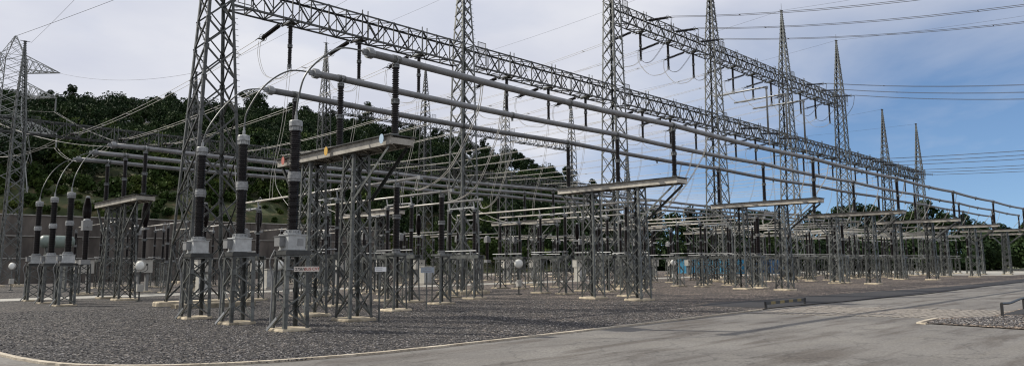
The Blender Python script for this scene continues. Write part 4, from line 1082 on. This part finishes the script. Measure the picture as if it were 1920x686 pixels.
# cloud cover: thick towards the sun side, opening towards the far right of the view
dt = nt.nodes.new('ShaderNodeVectorMath'); dt.operation = 'DOT_PRODUCT'; L(tc.outputs['Generated'], dt.inputs[0])
dt.inputs[1].default_value = (.80, .07, -.60)
cov = nt.nodes.new('ShaderNodeMapRange'); cov.inputs['From Min'].default_value = .46; cov.inputs['From Max'].default_value = .775; cov.inputs['To Min'].default_value = 1.15; cov.inputs['To Max'].default_value = -.45; L(dt.outputs['Value'], cov.inputs['Value'])
nn = nt.nodes.new('ShaderNodeMapRange'); nn.inputs['From Min'].default_value = .35; nn.inputs['From Max'].default_value = .65; nn.inputs['To Min'].default_value = -.24; nn.inputs['To Max'].default_value = .26; L(n1.outputs['Fac'], nn.inputs['Value'])
ad = nt.nodes.new('ShaderNodeMath'); ad.operation = 'ADD'; ad.use_clamp = True; L(cov.outputs[0], ad.inputs[0]); L(nn.outputs[0], ad.inputs[1])
n2 = nt.nodes.new('ShaderNodeTexNoise'); n2.inputs['Scale'].default_value = 1.5; n2.inputs['Detail'].default_value = 6; L(cb.outputs[0], n2.inputs['Vector'])
cr = nt.nodes.new('ShaderNodeValToRGB'); e = cr.color_ramp.elements; e[0].position = .35; e[0].color = (6.1, 6.35, 7.3, 1); e[1].position = .72; e[1].color = (7.7, 7.8, 8.3, 1); L(n2.outputs['Fac'], cr.inputs['Fac'])
skc = nt.nodes.new('ShaderNodeMix'); skc.data_type = 'RGBA'; skc.blend_type = 'MULTIPLY'; skc.inputs[0].default_value = 1; skc.inputs[7].default_value = (1.12, 1.19, 1.26, 1); L(sky.outputs[0], skc.inputs[6])
va = nt.nodes.new('ShaderNodeVectorMath'); va.operation = 'ADD'; va.inputs[1].default_value = (0, 0, .10); L(tc.outputs['Generated'], va.inputs[0]); L(va.outputs[0], sky.inputs['Vector'])
mx = nt.nodes.new('ShaderNodeMix'); mx.data_type = 'RGBA'; L(ad.outputs[0], mx.inputs[0]); L(skc.outputs[2], mx.inputs[6]); L(cr.outputs[0], mx.inputs[7])
L(mx.outputs[2], bg.inputs['Color']); bg.inputs['Strength'].default_value = .106
sun = bpy.data.lights.new('sun', 'SUN'); sun.energy = 5.0; sun.angle = radians(.5); sun.color = (1, .93, .82)
so = bpy.data.objects.new('sun', sun); COL.objects.link(so); so.rotation_euler = SUN_DIR.to_track_quat('Z', 'Y').to_euler()

# ------------------------------------------------------------------ camera
cam = bpy.data.cameras.new('camera'); co = bpy.data.objects.new('camera', cam); COL.objects.link(co); scn.camera = co
cam.sensor_width = 36; cam.lens = 1326.65 / 1920 * 36; cam.clip_end = 4000; cam.clip_start = .1
yw, pt, rl = radians(45.4164), radians(6.4181), radians(-.3041)
f = V((cos(pt) * cos(yw), cos(pt) * sin(yw), sin(pt))); rt = V((sin(yw), -cos(yw), 0)); up = rt.cross(f)
r2 = cos(rl) * rt + sin(rl) * up; u2 = -sin(rl) * rt + cos(rl) * up
M = Matrix(((r2.x, u2.x, -f.x, 0), (r2.y, u2.y, -f.y, 0), (r2.z, u2.z, -f.z, 2.1445), (0, 0, 0, 1)))
co.matrix_world = M
scn.render.resolution_x = 1024; scn.render.resolution_y = 365
vs_ = scn.view_settings; vs_.view_transform = 'Standard'; vs_.look = 'None'; vs_.exposure = 0; vs_.gamma = 1
scn.cycles.max_bounces = 5; scn.cycles.filter_width = 1.15; scn.cycles.use_denoising = True
